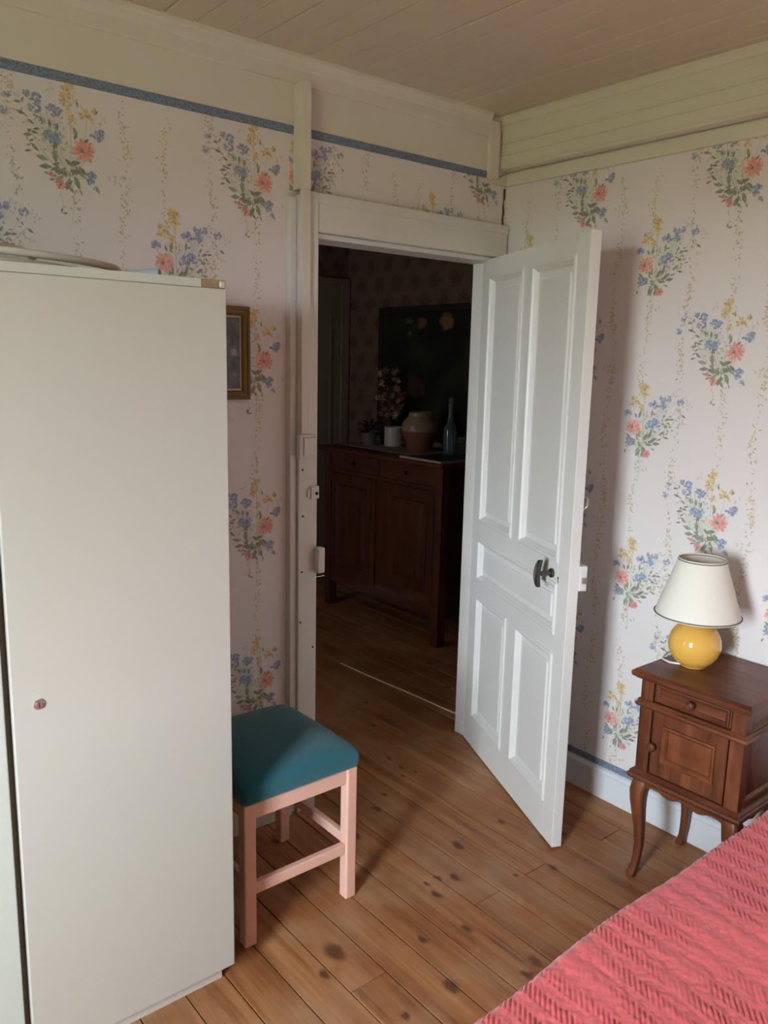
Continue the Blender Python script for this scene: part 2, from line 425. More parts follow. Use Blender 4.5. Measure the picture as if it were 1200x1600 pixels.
# --- door casing
df = struct(bpy.data.objects.new('trim_5', None), 'painted wooden frame around the door opening'); COL.objects.link(df)
MAT['casing'] = plain('casing_paint_worn', (0.68, 0.68, 0.65), 0.42, 0.07, 6, 0.15, 50)
boxes('outer_strip', [(1.474, 1.497, YD - .028, YD, 0, 2.128)], 'casing', df, bevel=.002)
boxes('jamb', [(1.499, OX0, YD - .040, YD + .10, 0, 2.135)], 'casing', df, bevel=.003)
boxes('lintel', [(OX0 + .001, 2.474, YD - .034, YD, OZ + .012, 2.148)], 'casing', df, bevel=.003)
boxes('lintel_cap', [(1.54, 2.474, YD - .038, YD - .0345, 2.118, 2.150)], 'casing', df, bevel=.0015)
boxes('head_stop', [(OX0 + .001, OX1, YD - .012, YD + .10, OZ - .006, OZ + .011)], 'casing', df, bevel=.002)
boxes('jamb', [(OX1, 2.474, YD + .042, YD + .10, 0, OZ + .011)], 'casing', df, bevel=.003)
# strike plate and bolt keeper on the latch side, screw holes
bm = bmesh.new(); box(bm, 1.545, 1.577, YD - .050, YD - .041, 1.153, 1.197); box(bm, 1.533, 1.5445, YD - .045, YD - .041, 1.160, 1.186)
st = obj('strike_plate', bm, 'casing', df, bevel=.002)
bm = bmesh.new(); lathe(bm, [(.0, 0), (.0055, 0), (.0055, .004), (.0, .004)], 12, cap=False); bmesh.ops.rotate(bm, verts=bm.verts, matrix=Matrix.Rotation(math.radians(90), 3, 'X'))
bmesh.ops.translate(bm, verts=bm.verts, vec=(1.566, YD - .049, 1.172)); obj('screw_hole', bm, 'dark', st)
bm = bmesh.new(); box(bm, 1.5615, 1.5905, YD - .070, YD - .041, 0.893, 0.983)
obj('bolt_keeper', bm, 'casing', df, bevel=.005, seg=3)
for hx, hz in [(1.515, 1.255), (1.517, 1.095), (1.513, 0.90), (1.508, 0.72), (1.560, 0.62)]:
    bm = bmesh.new(); lathe(bm, [(.0001, 0), (.0035, 0), (.0035, .002), (.0001, .002)], 10); bmesh.ops.rotate(bm, verts=bm.verts, matrix=Matrix.Rotation(math.radians(90), 3, 'X'))
    bmesh.ops.translate(bm, verts=bm.verts, vec=(hx, YD - .0398, hz)); obj('nail_hole', bm, 'dark', df)
# wooden oval tag hung on the lintel
bm = bmesh.new(); lathe(bm, [(.0001, 0), (.006, 0), (.008, .002), (.006, .004), (.0001, .004)], 16); bmesh.ops.rotate(bm, verts=bm.verts, matrix=Matrix.Rotation(math.radians(90), 3, 'X'))
bmesh.ops.scale(bm, verts=bm.verts, vec=(1, 1, 2.1)); bmesh.ops.translate(bm, verts=bm.verts, vec=(1.815, YD - .036, 2.075))
obj('oval_plug', bm, 'cream_paint', df, smooth=40)

# cable trunking and light switch
ct = tag(boxes('cable_trunking', [(1.500, 1.533, YD - .056, YD - .041, 1.3765, 2.150), (1.500, 1.533, YD - .056, YD - .0005, 2.1505, 2.464)], 'cream_paint', bevel=.0015),
         'cream plastic cable trunking running from crown moulding down to switch', 'trunking')
ls = thing('light_switch', 'square cream light switch at the foot of the trunking on door frame', 'light switch', (1.525, YD - .0405, 1.335))
boxes('back_box', [(-.036, .030, -.022, 0, -.041, .040)], 'casing', ls, bevel=.003)
boxes('rocker', [(-.022, .026, -.028, -.0222, -.030, .031)], 'cream_paint', ls, bevel=.002)

# ------------------------------------------------------------------ wallpaper print
RED = [srgb(220, 112, 96), srgb(230, 136, 118), srgb(196, 82, 70), srgb(236, 160, 144)]
PNK = [srgb(206, 100, 96), srgb(224, 150, 142)]
BLU = [srgb(108, 134, 176), srgb(88, 112, 156), srgb(136, 160, 196), srgb(76, 92, 124)]
YEL = [srgb(212, 182, 88), srgb(222, 198, 112), srgb(194, 156, 62)]
GRN = [srgb(96, 116, 70), srgb(76, 94, 58), srgb(124, 140, 92), srgb(82, 92, 60)]
FNT = [srgb(196, 190, 176), srgb(202, 194, 184), srgb(188, 185, 170)]
OLV = [srgb(168, 166, 126), srgb(154, 154, 118), srgb(188, 178, 124)]
DOT = [srgb(134, 130, 108), srgb(150, 144, 126)]
WSH = [srgb(216, 214, 209), srgb(213, 214, 208)]
def ell(out, u, v, a, b, ang, col, n=8, pt=0.0):
    pts = []
    for i in range(n):
        t = 2 * math.pi * i / n
        x, y = a * math.cos(t), b * math.sin(t) * (1 - pt * abs(math.cos(t)) ** 2)
        pts.append((u + x * math.cos(ang) - y * math.sin(ang), v + x * math.sin(ang) + y * math.cos(ang)))
    out.append((pts, col))
def leaf(out, r, u, v, l, ang, pal=GRN):
    c = r.choice(pal)
    ell(out, u + math.cos(ang) * l * .5, v + math.sin(ang) * l * .5, l * .5, l * .20, ang, c, 8, .75)
    if l > .02: ell(out, u + math.cos(ang) * l * .5, v + math.sin(ang) * l * .5, l * .4, l * .03, ang, sc(c, .7), 6, .5)
def stem(out, p, q, w, col, bow=.0):
    (x0, y0), (x1, y1) = p, q; n = 6; L = math.hypot(x1 - x0, y1 - y0) or 1e-6
    nx, ny = -(y1 - y0) / L, (x1 - x0) / L; A = []; B = []
    for i in range(n + 1):
        t = i / n; o = bow * math.sin(math.pi * t)
        x, y = x0 + (x1 - x0) * t + nx * o, y0 + (y1 - y0) * t + ny * o
        A.append((x + nx * w, y + ny * w)); B.append((x - nx * w, y - ny * w))
    out.append((A + B[::-1], col))
def red_flower(out, r, u, v, s=.029, lean=0.0):
    for ring, k, nn in ((1.0, .34, 17), (.66, .30, 12)):
        for i in range(nn):
            t = 2 * math.pi * i / nn + r.uniform(-.15, .15); l = s * ring * r.uniform(.82, 1.08)
            ell(out, u + math.cos(t) * l * .56, v + math.sin(t) * l * .50, l * .46, l * .17, t, r.choice(RED[:2] + RED[3:]), 8, .2)
    for i in range(16):
        t = r.uniform(0, 6.28); l = s * r.uniform(.35, .8)
        ell(out, u + math.cos(t) * l * .75, v + math.sin(t) * l * .68, s * .20, s * .03, t, r.choice(RED[2:3] + PNK[:1]), 6, .3)
    ell(out, u - s * .14, v - s * .02, s * .16, s * .20, .4, srgb(104, 80, 58)); ell(out, u - s * .2, v + s * .08, s * .08, s * .1, 0, srgb(126, 112, 70))
def blue_flower(out, r, u, v, s=.018):
    for i in range(15):
        t = r.uniform(0, 6.28); l = s * math.sqrt(r.random()) * .85
        ell(out, u + math.cos(t) * l, v + math.sin(t) * l * .8, s * r.uniform(.22, .38), s * r.uniform(.14, .24), r.uniform(0, 3.14), r.choice(BLU[:1] * 2 + BLU[1:3] + BLU[2:3]), 7, .2)
    for i in range(4):
        ell(out, u + r.uniform(-.45, .45) * s, v + r.uniform(-.4, .4) * s, s * .17, s * .09, r.uniform(0, 3), BLU[3], 6)
def yellow_flower(out, r, u, v, s=.016):
    for i in range(13):
        t = r.uniform(0, 6.28); l = s * r.uniform(.1, 1)
        ell(out, u + math.cos(t) * l * .8, v + math.sin(t) * l * .8, s * .34, s * .2, t, r.choice(YEL), 7, .2)
    ell(out, u, v, s * .16, s * .16, 0, srgb(160, 116, 46))
def bud(out, r, u, v, s=.012):
    for i in range(6):
        t = 2 * math.pi * i / 6; ell(out, u + math.cos(t) * s * .5, v + math.sin(t) * s * .5, s * .5, s * .34, t, r.choice(PNK + RED[:1]), 7)
    ell(out, u, v, s * .3, s * .3, 0, srgb(186, 62, 60))
def bouquet1():
    r = random.Random(11); o = []
    def P(X, Y): dx, dy = (X - 795) / 4, (Y - 1315) / 4; return (dx + .11 * dy) * .00245, -dy * .00206
    hub = P(715, 1450)
    for X, Y, a_ in [(700, 1440, .045), (660, 1330, .04), (640, 1230, .035), (690, 1240, .03), (720, 1380, .04)]: ell(o, *P(X, Y), a_, a_ * .8, .5, WSH[1], 12)
    for X, Y, b in [(628, 1108, .012), (690, 1150, .008), (672, 1272, .006), (865, 1225, -.012), (795, 1315, -.006), (812, 1440, -.006), (590, 1090, .016), (570, 1350, .01), (585, 1275, .012), (668, 1500, .006), (765, 1035, -.006), (835, 1145, -.01)]:
        stem(o, hub, P(X, Y), .0009, r.choice(FNT[2:] + OLV[:1]), b)
    for X, Y in [(520, 1090), (540, 1110), (510, 1130), (560, 1130), (900, 1430), (930, 1440), (960, 1435), (905, 1160), (500, 1060), (735, 1120), (800, 1090), (690, 1040)]:
        u, v = P(X, Y)
        for k in range(5): ell(o, u + r.uniform(-.012, .012), v + r.uniform(-.012, .012), .005, .0022, r.uniform(0, 3), r.choice(FNT), 6)
    for X, Y, s in [(765, 1035, .018), (745, 1085, .014), (835, 1145, .017), (765, 1175, .012), (875, 1108, .009), (780, 1010, .010)]: yellow_flower(o, r, *P(X, Y), s * 1.25)
    for X, Y, l, a in [(570, 1190, .024, 2.9), (600, 1230, .02, 2.6), (665, 1235, .024, 1.7), (690, 1240, .02, 1.4), (585, 1280, .024, 3.3), (610, 1270, .02, 3.0), (600, 1355, .026, 2.4), (570, 1355, .018, 3.4),
                       (635, 1390, .034, 2.9), (665, 1400, .036, 1.7), (645, 1420, .034, 3.2), (715, 1395, .036, .3), (760, 1395, .03, -.8), (715, 1460, .036, -1.9), (735, 1445, .038, -1.2), (690, 1450, .034, 3.9), (725, 1470, .034, -2.4),
                       (680, 1330, .026, 2.0), (675, 1300, .02, -1.8), (775, 1260, .03, 1.9), (760, 1270, .02, 1.2), (800, 1280, .02, .8), (630, 1460, .018, 2.7), (650, 1475, .018, 3.4), (700, 1500, .024, -.8), (640, 1215, .018, 2.2),
                       (620, 1245, .018, 3.4), (590, 1300, .016, 3.6), (735, 1405, .028, 2.4), (825, 1490, .018, -1.0), (750, 1510, .016, -1.2), (560, 1135, .018, 3.3), (590, 1110, .02, 2.0), (575, 1110, .014, -2), (800, 1110, .018, 1.8), (870, 1130, .016, 1.0)]:
        leaf(o, r, *P(X, Y), l, a)
    for k in range(60): u, v = P(r.uniform(555, 720), r.uniform(1170, 1350)); leaf(o, r, u, v, r.uniform(.007, .015), r.uniform(0, 6.28), GRN + OLV + DOT)
    for k in range(26):
        a_ = r.uniform(0, 6.28); u, v = P(705 + 60 * math.cos(a_) * r.random(), 1430 + 60 * math.sin(a_) * r.random()); leaf(o, r, u, v, r.uniform(.014, .026), a_ + r.uniform(-.5, .5), GRN)
    for X, Y, s in [(590, 1090, .012), (628, 1108, .018), (615, 1150, .02), (690, 1150, .021), (655, 1275, .021), (690, 1270, .019), (865, 1225, .024), (478, 1190, .013), (812, 1440, .019), (822, 1493, .009), (805, 1465, .012), (510, 1120, .010)]: blue_flower(o, r, *P(X, Y), s)
    red_flower(o, r, *P(795, 1315), .033)
    bud(o, r, *P(668, 1500), .014); bud(o, r, *P(635, 1455), .008); bud(o, r, *P(655, 1478), .006)
    for X, Y in [(720, 1560), (705, 1590), (650, 1560), (660, 1600), (730, 1620)]: leaf(o, r, *P(X, Y), .012, r.uniform(0, 6), OLV + FNT)
    stem(o, P(720, 1520), P(690, 1680), .0008, FNT[2], .004); stem(o, P(660, 1530), P(655, 1640), .0008, FNT[2], .004)
    leaf(o, r, *P(650, 1640), .014, 1.4, GRN[3:]); leaf(o, r, *P(655, 1640), .014, .1, GRN[3:])
    return o
def bouquet2():
    r = random.Random(23); o = []
    def P(X, Y): dx, dy = (X - 262) / 4.444, (Y - 315) / 4.444; return (dx + .087 * dy) * .0025, -dy * .00215
    hub = P(320, 430)
    for X, Y, a_ in [(320, 430, .045), (360, 350, .04), (430, 250, .035), (330, 260, .03), (470, 160, .03)]: ell(o, *P(X, Y), a_, a_ * .8, .5, WSH[1], 12)
    for X, Y, b in [(465, 115, -.012), (400, 150, -.008), (585, 120, -.016), (400, 280, -.006), (230, 220, .012), (262, 315, .008), (230, 425, .004), (352, 500, .004), (480, 250, -.008), (475, 365, -.008), (345, 60, 0), (590, 200, -.01)]:
        stem(o, hub, P(X, Y), .0009, r.choice(FNT[2:] + OLV[:1]), b)
    for X, Y in [(540, 80), (620, 110), (640, 150), (560, 150), (440, 210), (330, 110), (280, 100), (600, 250), (510, 130)]:
        u, v = P(X, Y)
        for k in range(5): ell(o, u + r.uniform(-.012, .012), v + r.uniform(-.012, .012), .005, .0022, r.uniform(0, 3), r.choice(FNT), 6)
    for X, Y, s in [(345, 45, .018), (350, 80, .014), (280, 130, .017), (320, 178, .012), (330, 20, .010), (255, 150, .010)]: yellow_flower(o, r, *P(X, Y), s * 1.25)
    for X, Y, l, a in [(300, 250, .028, 1.3), (285, 250, .02, 2.0), (300, 450, .038, -1.9), (315, 440, .036, -1.2), (390, 425, .03, .1), (375, 410, .03, .5), (365, 390, .03, 1.2), (440, 355, .024, .5), (470, 370, .02, -.2), (420, 395, .02, .2),
                       (310, 380, .034, 2.6), (330, 380, .026, .4), (480, 255, .02, .4), (510, 245, .018, .1), (465, 240, .018, 1.0), (390, 235, .026, 1.5), (275, 440, .03, 2.9), (260, 430, .024, 2.2), (205, 480, .016, -2), (295, 480, .024, -1.6),
                       (470, 285, .018, -.6), (450, 275, .018, -.2), (355, 330, .02, 2.0), (590, 205, .02, -.6), (575, 195, .012, 2.0), (380, 455, .018, -.4), (340, 470, .016, -1.0), (240, 400, .024, 2.4)]:
        leaf(o, r, *P(X, Y), l, a)
    for k in range(55): u, v = P(r.uniform(330, 520), r.uniform(200, 370)); leaf(o, r, u, v, r.uniform(.007, .014), r.uniform(0, 6.28), GRN + OLV + DOT)
    for k in range(26):
        a_ = r.uniform(0, 6.28); u, v = P(320 + 66 * math.cos(a_) * r.random(), 420 - 66 * math.sin(a_) * r.random()); leaf(o, r, u, v, r.uniform(.014, .026), a_ + r.uniform(-.5, .5), GRN)
    for X, Y, s in [(465, 112, .018), (460, 155, .017), (478, 158, .012), (400, 150, .021), (585, 120, .015), (510, 102, .012), (400, 285, .026), (415, 275, .018), (228, 220, .019), (230, 420, .020), (222, 440, .013)]: blue_flower(o, r, *P(X, Y), s)
    red_flower(o, r, *P(262, 315), .031)
    bud(o, r, *P(352, 500), .015); bud(o, r, *P(335, 515), .008)
    for X, Y in [(285, 570), (330, 630), (350, 620), (300, 600)]: leaf(o, r, *P(X, Y), .012, r.uniform(0, 6), OLV + GRN[3:])
    stem(o, P(300, 510), P(290, 700), .0008, FNT[2], .004)
    return o
def vine(length, seed, dense=1.0, yellow=.2):
    r = random.Random(seed); o = []; v = 0.0
    v = 0.0
    while v < length:
        c = .009 * math.sin(v * 13 + seed); clump = .5 + .5 * math.sin(v * 31 + seed * 2)
        for k in range(int(1.2 + 3.4 * clump * dense)):
            u = c + r.gauss(0, .0065); w = v + r.uniform(-.008, .008)
            if r.random() < yellow * clump * 1.5: ell(o, u, -w, .0048, .003, r.uniform(0, 3), r.choice(YEL[:2] + OLV[2:]), 6)
            else: leaf(o, r, u, -w, r.uniform(.006, .0125), r.uniform(0, 6.28), OLV * 2 + FNT[2:] + DOT)
        v += r.uniform(.007, .016)
    return o
B1, B2 = bouquet1(), bouquet2()
V1, V2, V3, V4 = vine(2.5, 3, 1, .08), vine(2.5, 5, 1, .22), vine(2.5, 8, .8, .3), vine(2.5, 9, .7, .25)
def print_layer(name, items, frame, wall, clips, extra=None):
    """items: (polys, u, v); frame maps (u, v, level) to the room; clips: list of (u0,u1,v0,v1) windows that are papered"""
    def clip(pts, ax, lim, keep_less):
        res = []
        for i in range(len(pts)):
            p, q = pts[i], pts[(i + 1) % len(pts)]
            ip = (p[ax] <= lim) if keep_less else (p[ax] >= lim); iq = (q[ax] <= lim) if keep_less else (q[ax] >= lim)
            if ip: res.append(p)
            if ip != iq:
                t = (lim - p[ax]) / (q[ax] - p[ax]); res.append((p[0] + (q[0] - p[0]) * t, p[1] + (q[1] - p[1]) * t))
        return res
    vs, fs, cs = [], [], []
    for polys, u0, v0, (ca, cb, cc, cd) in items:
        for k, (pts, col) in enumerate(polys):
            q = [(u0 + a, v0 + b) for a, b in pts]
            for ax, lim, less in ((0, ca, False), (0, cb, True), (1, cc, False), (1, cd, True)):
                if len(q) < 3: break
                q = clip(q, ax, lim, less)
            if len(q) < 3: continue
            i0 = len(vs); lv = .0003 + k * .0000035
            vs += [frame(a, b, lv) for a, b in q]; fs.append(list(range(i0, i0 + len(q)))); cs.append(col)
    me = bpy.data.meshes.new(name); me.from_pydata(vs, [], fs)
    at = me.color_attributes.new('Col', 'FLOAT_COLOR', 'CORNER')
    li = 0
    for f, c in zip(fs, cs):
        for _ in f: at.data[li].color = (*c, 1); li += 1
    me.materials.append(MAT['print'])
    o = bpy.data.objects.new(name, me); COL.objects.link(o); o.parent = wall; o['kind'] = 'stuff'
    return o
# right wall: u runs towards the viewer (-y)
items = []
CW = (-YD, 0.6, .146, 2.30)
for k in range(-3, 3):
    u1 = -1.316 + .553 * k
    for j in range(5):
        items.append((B1, u1, 2.218 - .5445 * j, CW)); items.append((B2, u1 - .346, 1.958 + .545 - .5445 * j, CW))
    for V, du in ((V1, -.182), (V2, .094), (V3, .248 - .02), (V4, -.03)): items.append((V, u1 + du, 2.32, CW))
items = [i for i in items if -2.6 < i[1] < .7]
# vines first so that bouquets print over them
items.sort(key=lambda i: 0 if i[0] in (V1, V2, V3, V4) else 1)
print_layer('wallpaper_print', items, lambda u, v, l: (XR - l - (0.0004 if False else 0), -u, v), wall_right, None)
# door wall: u runs along +x
items = []
CA = (XL, 1.475, .112, 2.320); CB = (1.485, 1.70, 2.150, 2.320); CC = (1.70, 2.49, 2.12, 2.320)
for k in range(-2, 2):
    u1 = .836 + .558 * k
    for V, du in ((V1, -.18), (V2, .107), (V3, .235), (V4, -.03)): items.append((V, u1 + du, 2.34, CA))
items += [(V2, 1.60, 2.33, CB), (V1, 1.66, 2.33, CB), (V1, 1.80, 2.33, CC), (V2, 1.92, 2.33, CC), (V3, 2.04, 2.33, CC), (V4, 2.20, 2.33, CC)]
for k in range(-2, 2):
    u1 = .836 + .558 * k
    for j in range(5):
        items.append((B1, u1, 2.158 - .545 * j, CA)); items.append((B2, u1 + .222, 1.889 - .545 * j, CA))
items += [(B2, 1.512, 2.192, CB), (B2, 2.07, 2.075, CC), (B1, 2.405, 2.33, CC)]
print_layer('wallpaper_print', items, lambda u, v, l: (u, YD - l, v), wall_door, None)
# torn paper in the corner under the rail
bm = bmesh.new()
cp = [(2.474, 2.292), (2.486, 2.296), (2.487, 2.262), (2.480, 2.245), (2.483, 2.22), (2.486, 2.205), (2.481, 2.185), (2.484, 2.165), (2.480, 2.15), (2.474, 2.158), (2.470, 2.178), (2.474, 2.20), (2.472, 2.225), (2.475, 2.25)]
A = [bm.verts.new((p[0], YD - .0012, p[1])) for p in cp]; bm.faces.new(A)
obj('torn_paper_gap', bm, plain('torn_edge_dark', (0.10, 0.06, 0.03), 0.9, 0.3, 60), wall_door)

# ------------------------------------------------------------------ the open panelled door
DR = Vector((2.412, 2.350)); ang = math.atan2(-.91170, -.41086)
door = struct(bpy.data.objects.new('door_1', None), 'open white five-panel door with a dark handle'); COL.objects.link(door)
door.location = (DR.x, DR.y, 0.006); door.rotation_euler = (0, 0, ang)
DW, DH, DT = 0.856, 2.012, 0.036
PAN = [(.075, .394, .984, 1.956), (.462, .778, .984, 1.956), (.075, .778, .738, .914), (.082, .390, .136, .672), (.476, .776, .136, .672)]
PAN = [(a, b, c - .006, d - .006) for a, b, c, d in PAN]
P1, P2, P3, P4, P5 = PAN
bv = .0012
boxes('stile', [(0, .075, 0, DT, 0, DH)], 'white_paint', door, bevel=bv)
boxes('stile', [(.778, DW, 0, DT, 0, DH)], 'white_paint', door, bevel=.002)
boxes('rail', [(.075, .778, 0, DT, P1[3], DH)], 'white_paint', door)
boxes('rail', [(.075, .778, 0, DT, P3[3], P1[2])], 'white_paint', door)
boxes('rail', [(.075, .778, 0, DT, .666, P3[2])], 'white_paint', door)
boxes('rail', [(.075, .778, 0, DT, 0, .130)], 'white_paint', door)
boxes('mullion', [(.394, .462, 0, DT, P1[2], P1[3])], 'white_paint', door)
boxes('mullion', [(.390, .476, 0, DT, .130, .666)], 'white_paint', door)
boxes('stile_filler', [(.075, .082, .0002, DT, .130, .666), (.776, .778, .0002, DT, .130, .666)], 'white_paint', door)
for q in PAN:
    bm = bmesh.new()
    loops(bm, q, [(0, .002), (0.000, -.004), (.006, -.006), (.012, -.005), (.016, .001), (.024, .009), (.0255, .0145), (.047, .0145), (.0490, .0085), (.053, .007)])
    loops(bm, q, [(0, DT - .002), (.02, DT - .012), (.05, DT - .012)])
    obj('panel', bm, 'white_paint', door)
# back-to-back lever knob, spindle, escutcheon, keyhole
MAT['iron'] = plain('dark_worn_iron', (0.09, 0.088, 0.085), 0.38, 0.3, 40, Metallic=0.7)
MAT['brass'] = plain('dull_brass', (0.45, 0.30, 0.14), 0.35, 0.2, 30, Metallic=0.8)
MAT['nickel'] = plain('worn_nickel', (0.55, 0.53, 0.50), 0.3, 0.15, 30, Metallic=0.9)
hz = 0.935; hs = .742
bm = bmesh.new(); tube(bm, [(hs, 0, hz), (hs, -.008, hz)], .016, 20); tube(bm, [(hs, -.004, hz), (hs, -.052, hz)], .0085, 14)
hd = obj('handle', bm, 'iron', door, smooth=50, bevel=.001)
bm = bmesh.new()
prof = [(-.046, .006), (-.030, .013), (0, .016), (.030, .013), (.046, .006)]
for zz, ww in [(0, 0)]:
    A = []
    n = 24
    top = []; bot = []
    for i in range(n):
        t = 2 * math.pi * i / n
        z_ = .048 * math.copysign(abs(math.sin(t)) ** .8, math.sin(t)); x_ = .0135 * math.copysign(abs(math.cos(t)) ** .7, math.cos(t))
        sag = .010 * (z_ / .048) ** 2
        top.append(bm.verts.new((hs + x_ + .004 * z_ / .048, -.064 + sag, hz + z_))); bot.append(bm.verts.new((hs + x_ + .004 * z_ / .048, -.051 + sag, hz + z_)))
    bm.faces.new(top); bm.faces.new(bot[::-1])
    for i in range(n): bm.faces.new((top[i], bot[i], bot[(i + 1) % n], top[(i + 1) % n]))
obj('grip', bm, 'iron', hd, bevel=.002)
bm = bmesh.new()
tube(bm, [(hs + .044, .0, hz - .010), (hs + .044, -.0015, hz - .010)], [.0085, .0085], 18)
es = obj('escutcheon', bm, 'white_paint', door)
bm = bmesh.new(); tube(bm, [(hs + .045, -.0014, hz - .006), (hs + .045, -.0026, hz - .006)], .0042, 12); box(bm, hs + .0432, hs + .0468, -.0026, -.0014, hz - .022, hz - .006)
obj('keyhole', bm, 'brass', es)
# rim lock on the far face, its bolt standing past the edge, and a small hook higher up
bm = bmesh.new(); box(bm, .742, DW + .004, DT + .0002, DT + .026, .902, .984)
lk = obj('rim_lock', bm, 'white_paint', door, bevel=.002)
bm = bmesh.new(); box(bm, DW + .004, DW + .013, DT + .006, DT + .022, .928, .948); obj('bolt', bm, 'nickel', lk, bevel=.002)
bm = bmesh.new(); tube(bm, [(DW - .01, DT, 1.17), (DW - .01, DT + .010, 1.17), (DW - .006, DT + .015, 1.178), (DW - .004, DT + .014, 1.20), (DW - .004, DT + .008, 1.206), (DW - .006, DT, 1.206)], .003, 8)
obj('hook_eye', bm, 'nickel', door, smooth=50)

# ------------------------------------------------------------------ wardrobe
MAT['laminate'] = plain('cream_laminate', (0.52, 0.515, 0.465), 0.32, 0.03, 2, 0.05, 90)
MAT['mint'] = plain('mint_laminate_lit', (0.55, 0.60, 0.54), 0.32, 0.03, 2, 0.05, 90)  # left door: mint tint, with its brighter lighting put into the colour
MAT['edge_tape'] = plain('pale_edge_tape', (0.52, 0.55, 0.50), 0.35, 0.04, 4)
MAT['chipboard'] = plain('bare_chipboard', (0.30, 0.21, 0.12), 0.85, 0.3, 120)
MAT['plinth'] = plain('plinth_cream', (0.62, 0.58, 0.52), 0.5, 0.05, 5)
MAT['inner'] = plain('wardrobe_carcass_edge', (0.16, 0.15, 0.12), 0.7, 0.1, 30)
wx = .917
wr = thing('wardrobe', 'tall cream laminate two-door wardrobe with a small lock', 'wardrobe', (wx, 1.69, 0))
boxes('carcass', [(-1.035, -.004, .022, .565, .062, .078), (-.022, -.004, .022, .565, .078, 1.7715), (-1.035, -1.017, .022, .565, .078, 1.7715), (-1.017, -.022, .553, .565, .078, 1.7715), (-.528, -.494, .0225, .55, .078, 1.7715)], 'inner', wr)
boxes('top_panel', [(-1.038, -.0025, .0015, .565, 1.7725, 1.7905)], 'chipboard', wr, bevel=.001)
boxes('edge_tape', [(-1.038, -.062, -.0004, .0013, 1.7725, 1.7908)], 'edge_tape', wr)
boxes('corner_cap', [(-.018, .0005, -.0006, .03, 1.7724, 1.7909)], 'laminate', wr, bevel=.006, seg=3)
boxes('plinth', [(-1.02, -.019, .038, .050, 0, .0615)], 'plinth', wr)
boxes('plinth_side', [(-.031, -.0185, .0505, .55, 0, .0615)], 'plinth', wr)
d = boxes('door', [(-.504, 0, 0, .020, .055, 1.7722)], 'laminate', wr, bevel=.003, seg=3)
bm = bmesh.new()
hexa = [(.0125 * math.cos(math.pi / 3 * k + .2), .0125 * math.sin(math.pi / 3 * k + .2)) for k in range(6)]
prism(bm, [(-.452 + a, .899 + b) for a, b in hexa], 'y', -.004, -.0002)
lk = obj('lock', bm, 'nickel', d, bevel=.0015)
bm = bmesh.new(); tube(bm, [(-.452, -.0038, .899), (-.452, -.0062, .899)], .0072, 16); obj('lock_cylinder', bm, 'nickel', d, bevel=.0006)
boxes('key_slot', [(-.4532, -.4508, -.0067, -.0058, .8935, .9045)], 'dark', d)
boxes('door', [(-1.036, -.518, .001, .020, .055, 1.7722)], 'mint', wr, bevel=.003, seg=3)

# cable coil on top of the wardrobe
cb = thing('cable_coil', 'coiled white cable lying on top of the wardrobe', 'cable', (.40, 1.98, 1.7915))
MAT['cable'] = plain('white_cable_sheath', (0.66, 0.64, 0.58), 0.35, 0.06, 10)
for i, (cx, cy, a, b, z) in enumerate([(-.02, .03, .34, .245, .0085), (.03, .02, .35, .245, .0085 + .0165), (-.14, .03, .33, .25, .0085 + .033)]):
    bm = bmesh.new()
    pts = [(cx + a * math.cos(t), cy + b * math.sin(t), z + .001 * math.sin(3 * t)) for t in [2 * math.pi * k / 60 for k in range(61)]]
    tube(bm, pts, .0082, 10, cap=False); obj('cable_loop', bm, 'cable', cb, smooth=60)
bm = bmesh.new(); tube(bm, [(.345, -.13, .012), (.375, -.165, .012), (.388, -.185, .012), (.40, -.20, .012)], [.005, .008, .010, .008], 12)
obj('plug', bm, plain('pale_blue_plug', (0.36, 0.44, 0.50), 0.4, 0.1), cb, smooth=50)

# ------------------------------------------------------------------ framed picture on the door wall
pf = thing('framed_picture', 'small picture in a bronze moulded frame half hidden by the wardrobe', 'picture', (1.22, YD - .0004, 1.635))
MAT['gilt'] = plain('bronze_gilt', (0.20, 0.115, 0.035), 0.45, 0.3, 50, 0.3, 90, Metallic=0.25)
pw, ph = .112, .1435
bm = bmesh.new()
loops(bm, (-pw, pw, -ph, ph), [(0, -.001), (0, -.016), (.004, -.020), (.009, -.019), (.012, -.015), (.020, -.013), (.024, -.015), (.028, -.011), (.028, -.004)], close=False)
obj('frame', bm, 'gilt', pf)
boxes('mount', [(-pw + .026, pw - .026, -.007, -.004, -ph + .026, ph - .026)], plain('mount_card', (0.62, 0.58, 0.50), 0.7, 0.05), pf)
t = NT('old_engraving'); co = t.coord()
n1 = t.noise(co, 26, 4, .65); n2 = t.noise(co, 90, 3)
col = t.ramp(t.math('ADD', t.math('MULTIPLY', n1, .8), t.math('MULTIPLY', n2, .2)), [(0.38, (0.05, 0.05, 0.055)), (0.56, (0.13, 0.13, 0.135)), (0.68, (0.42, 0.38, 0.34))])
MAT['engraving'] = t.out(col, 0.25)
boxes('print', [(-pw + .033, pw - .033, -.0082, -.0072, -ph + .034, ph - .034)], 'engraving', pf)

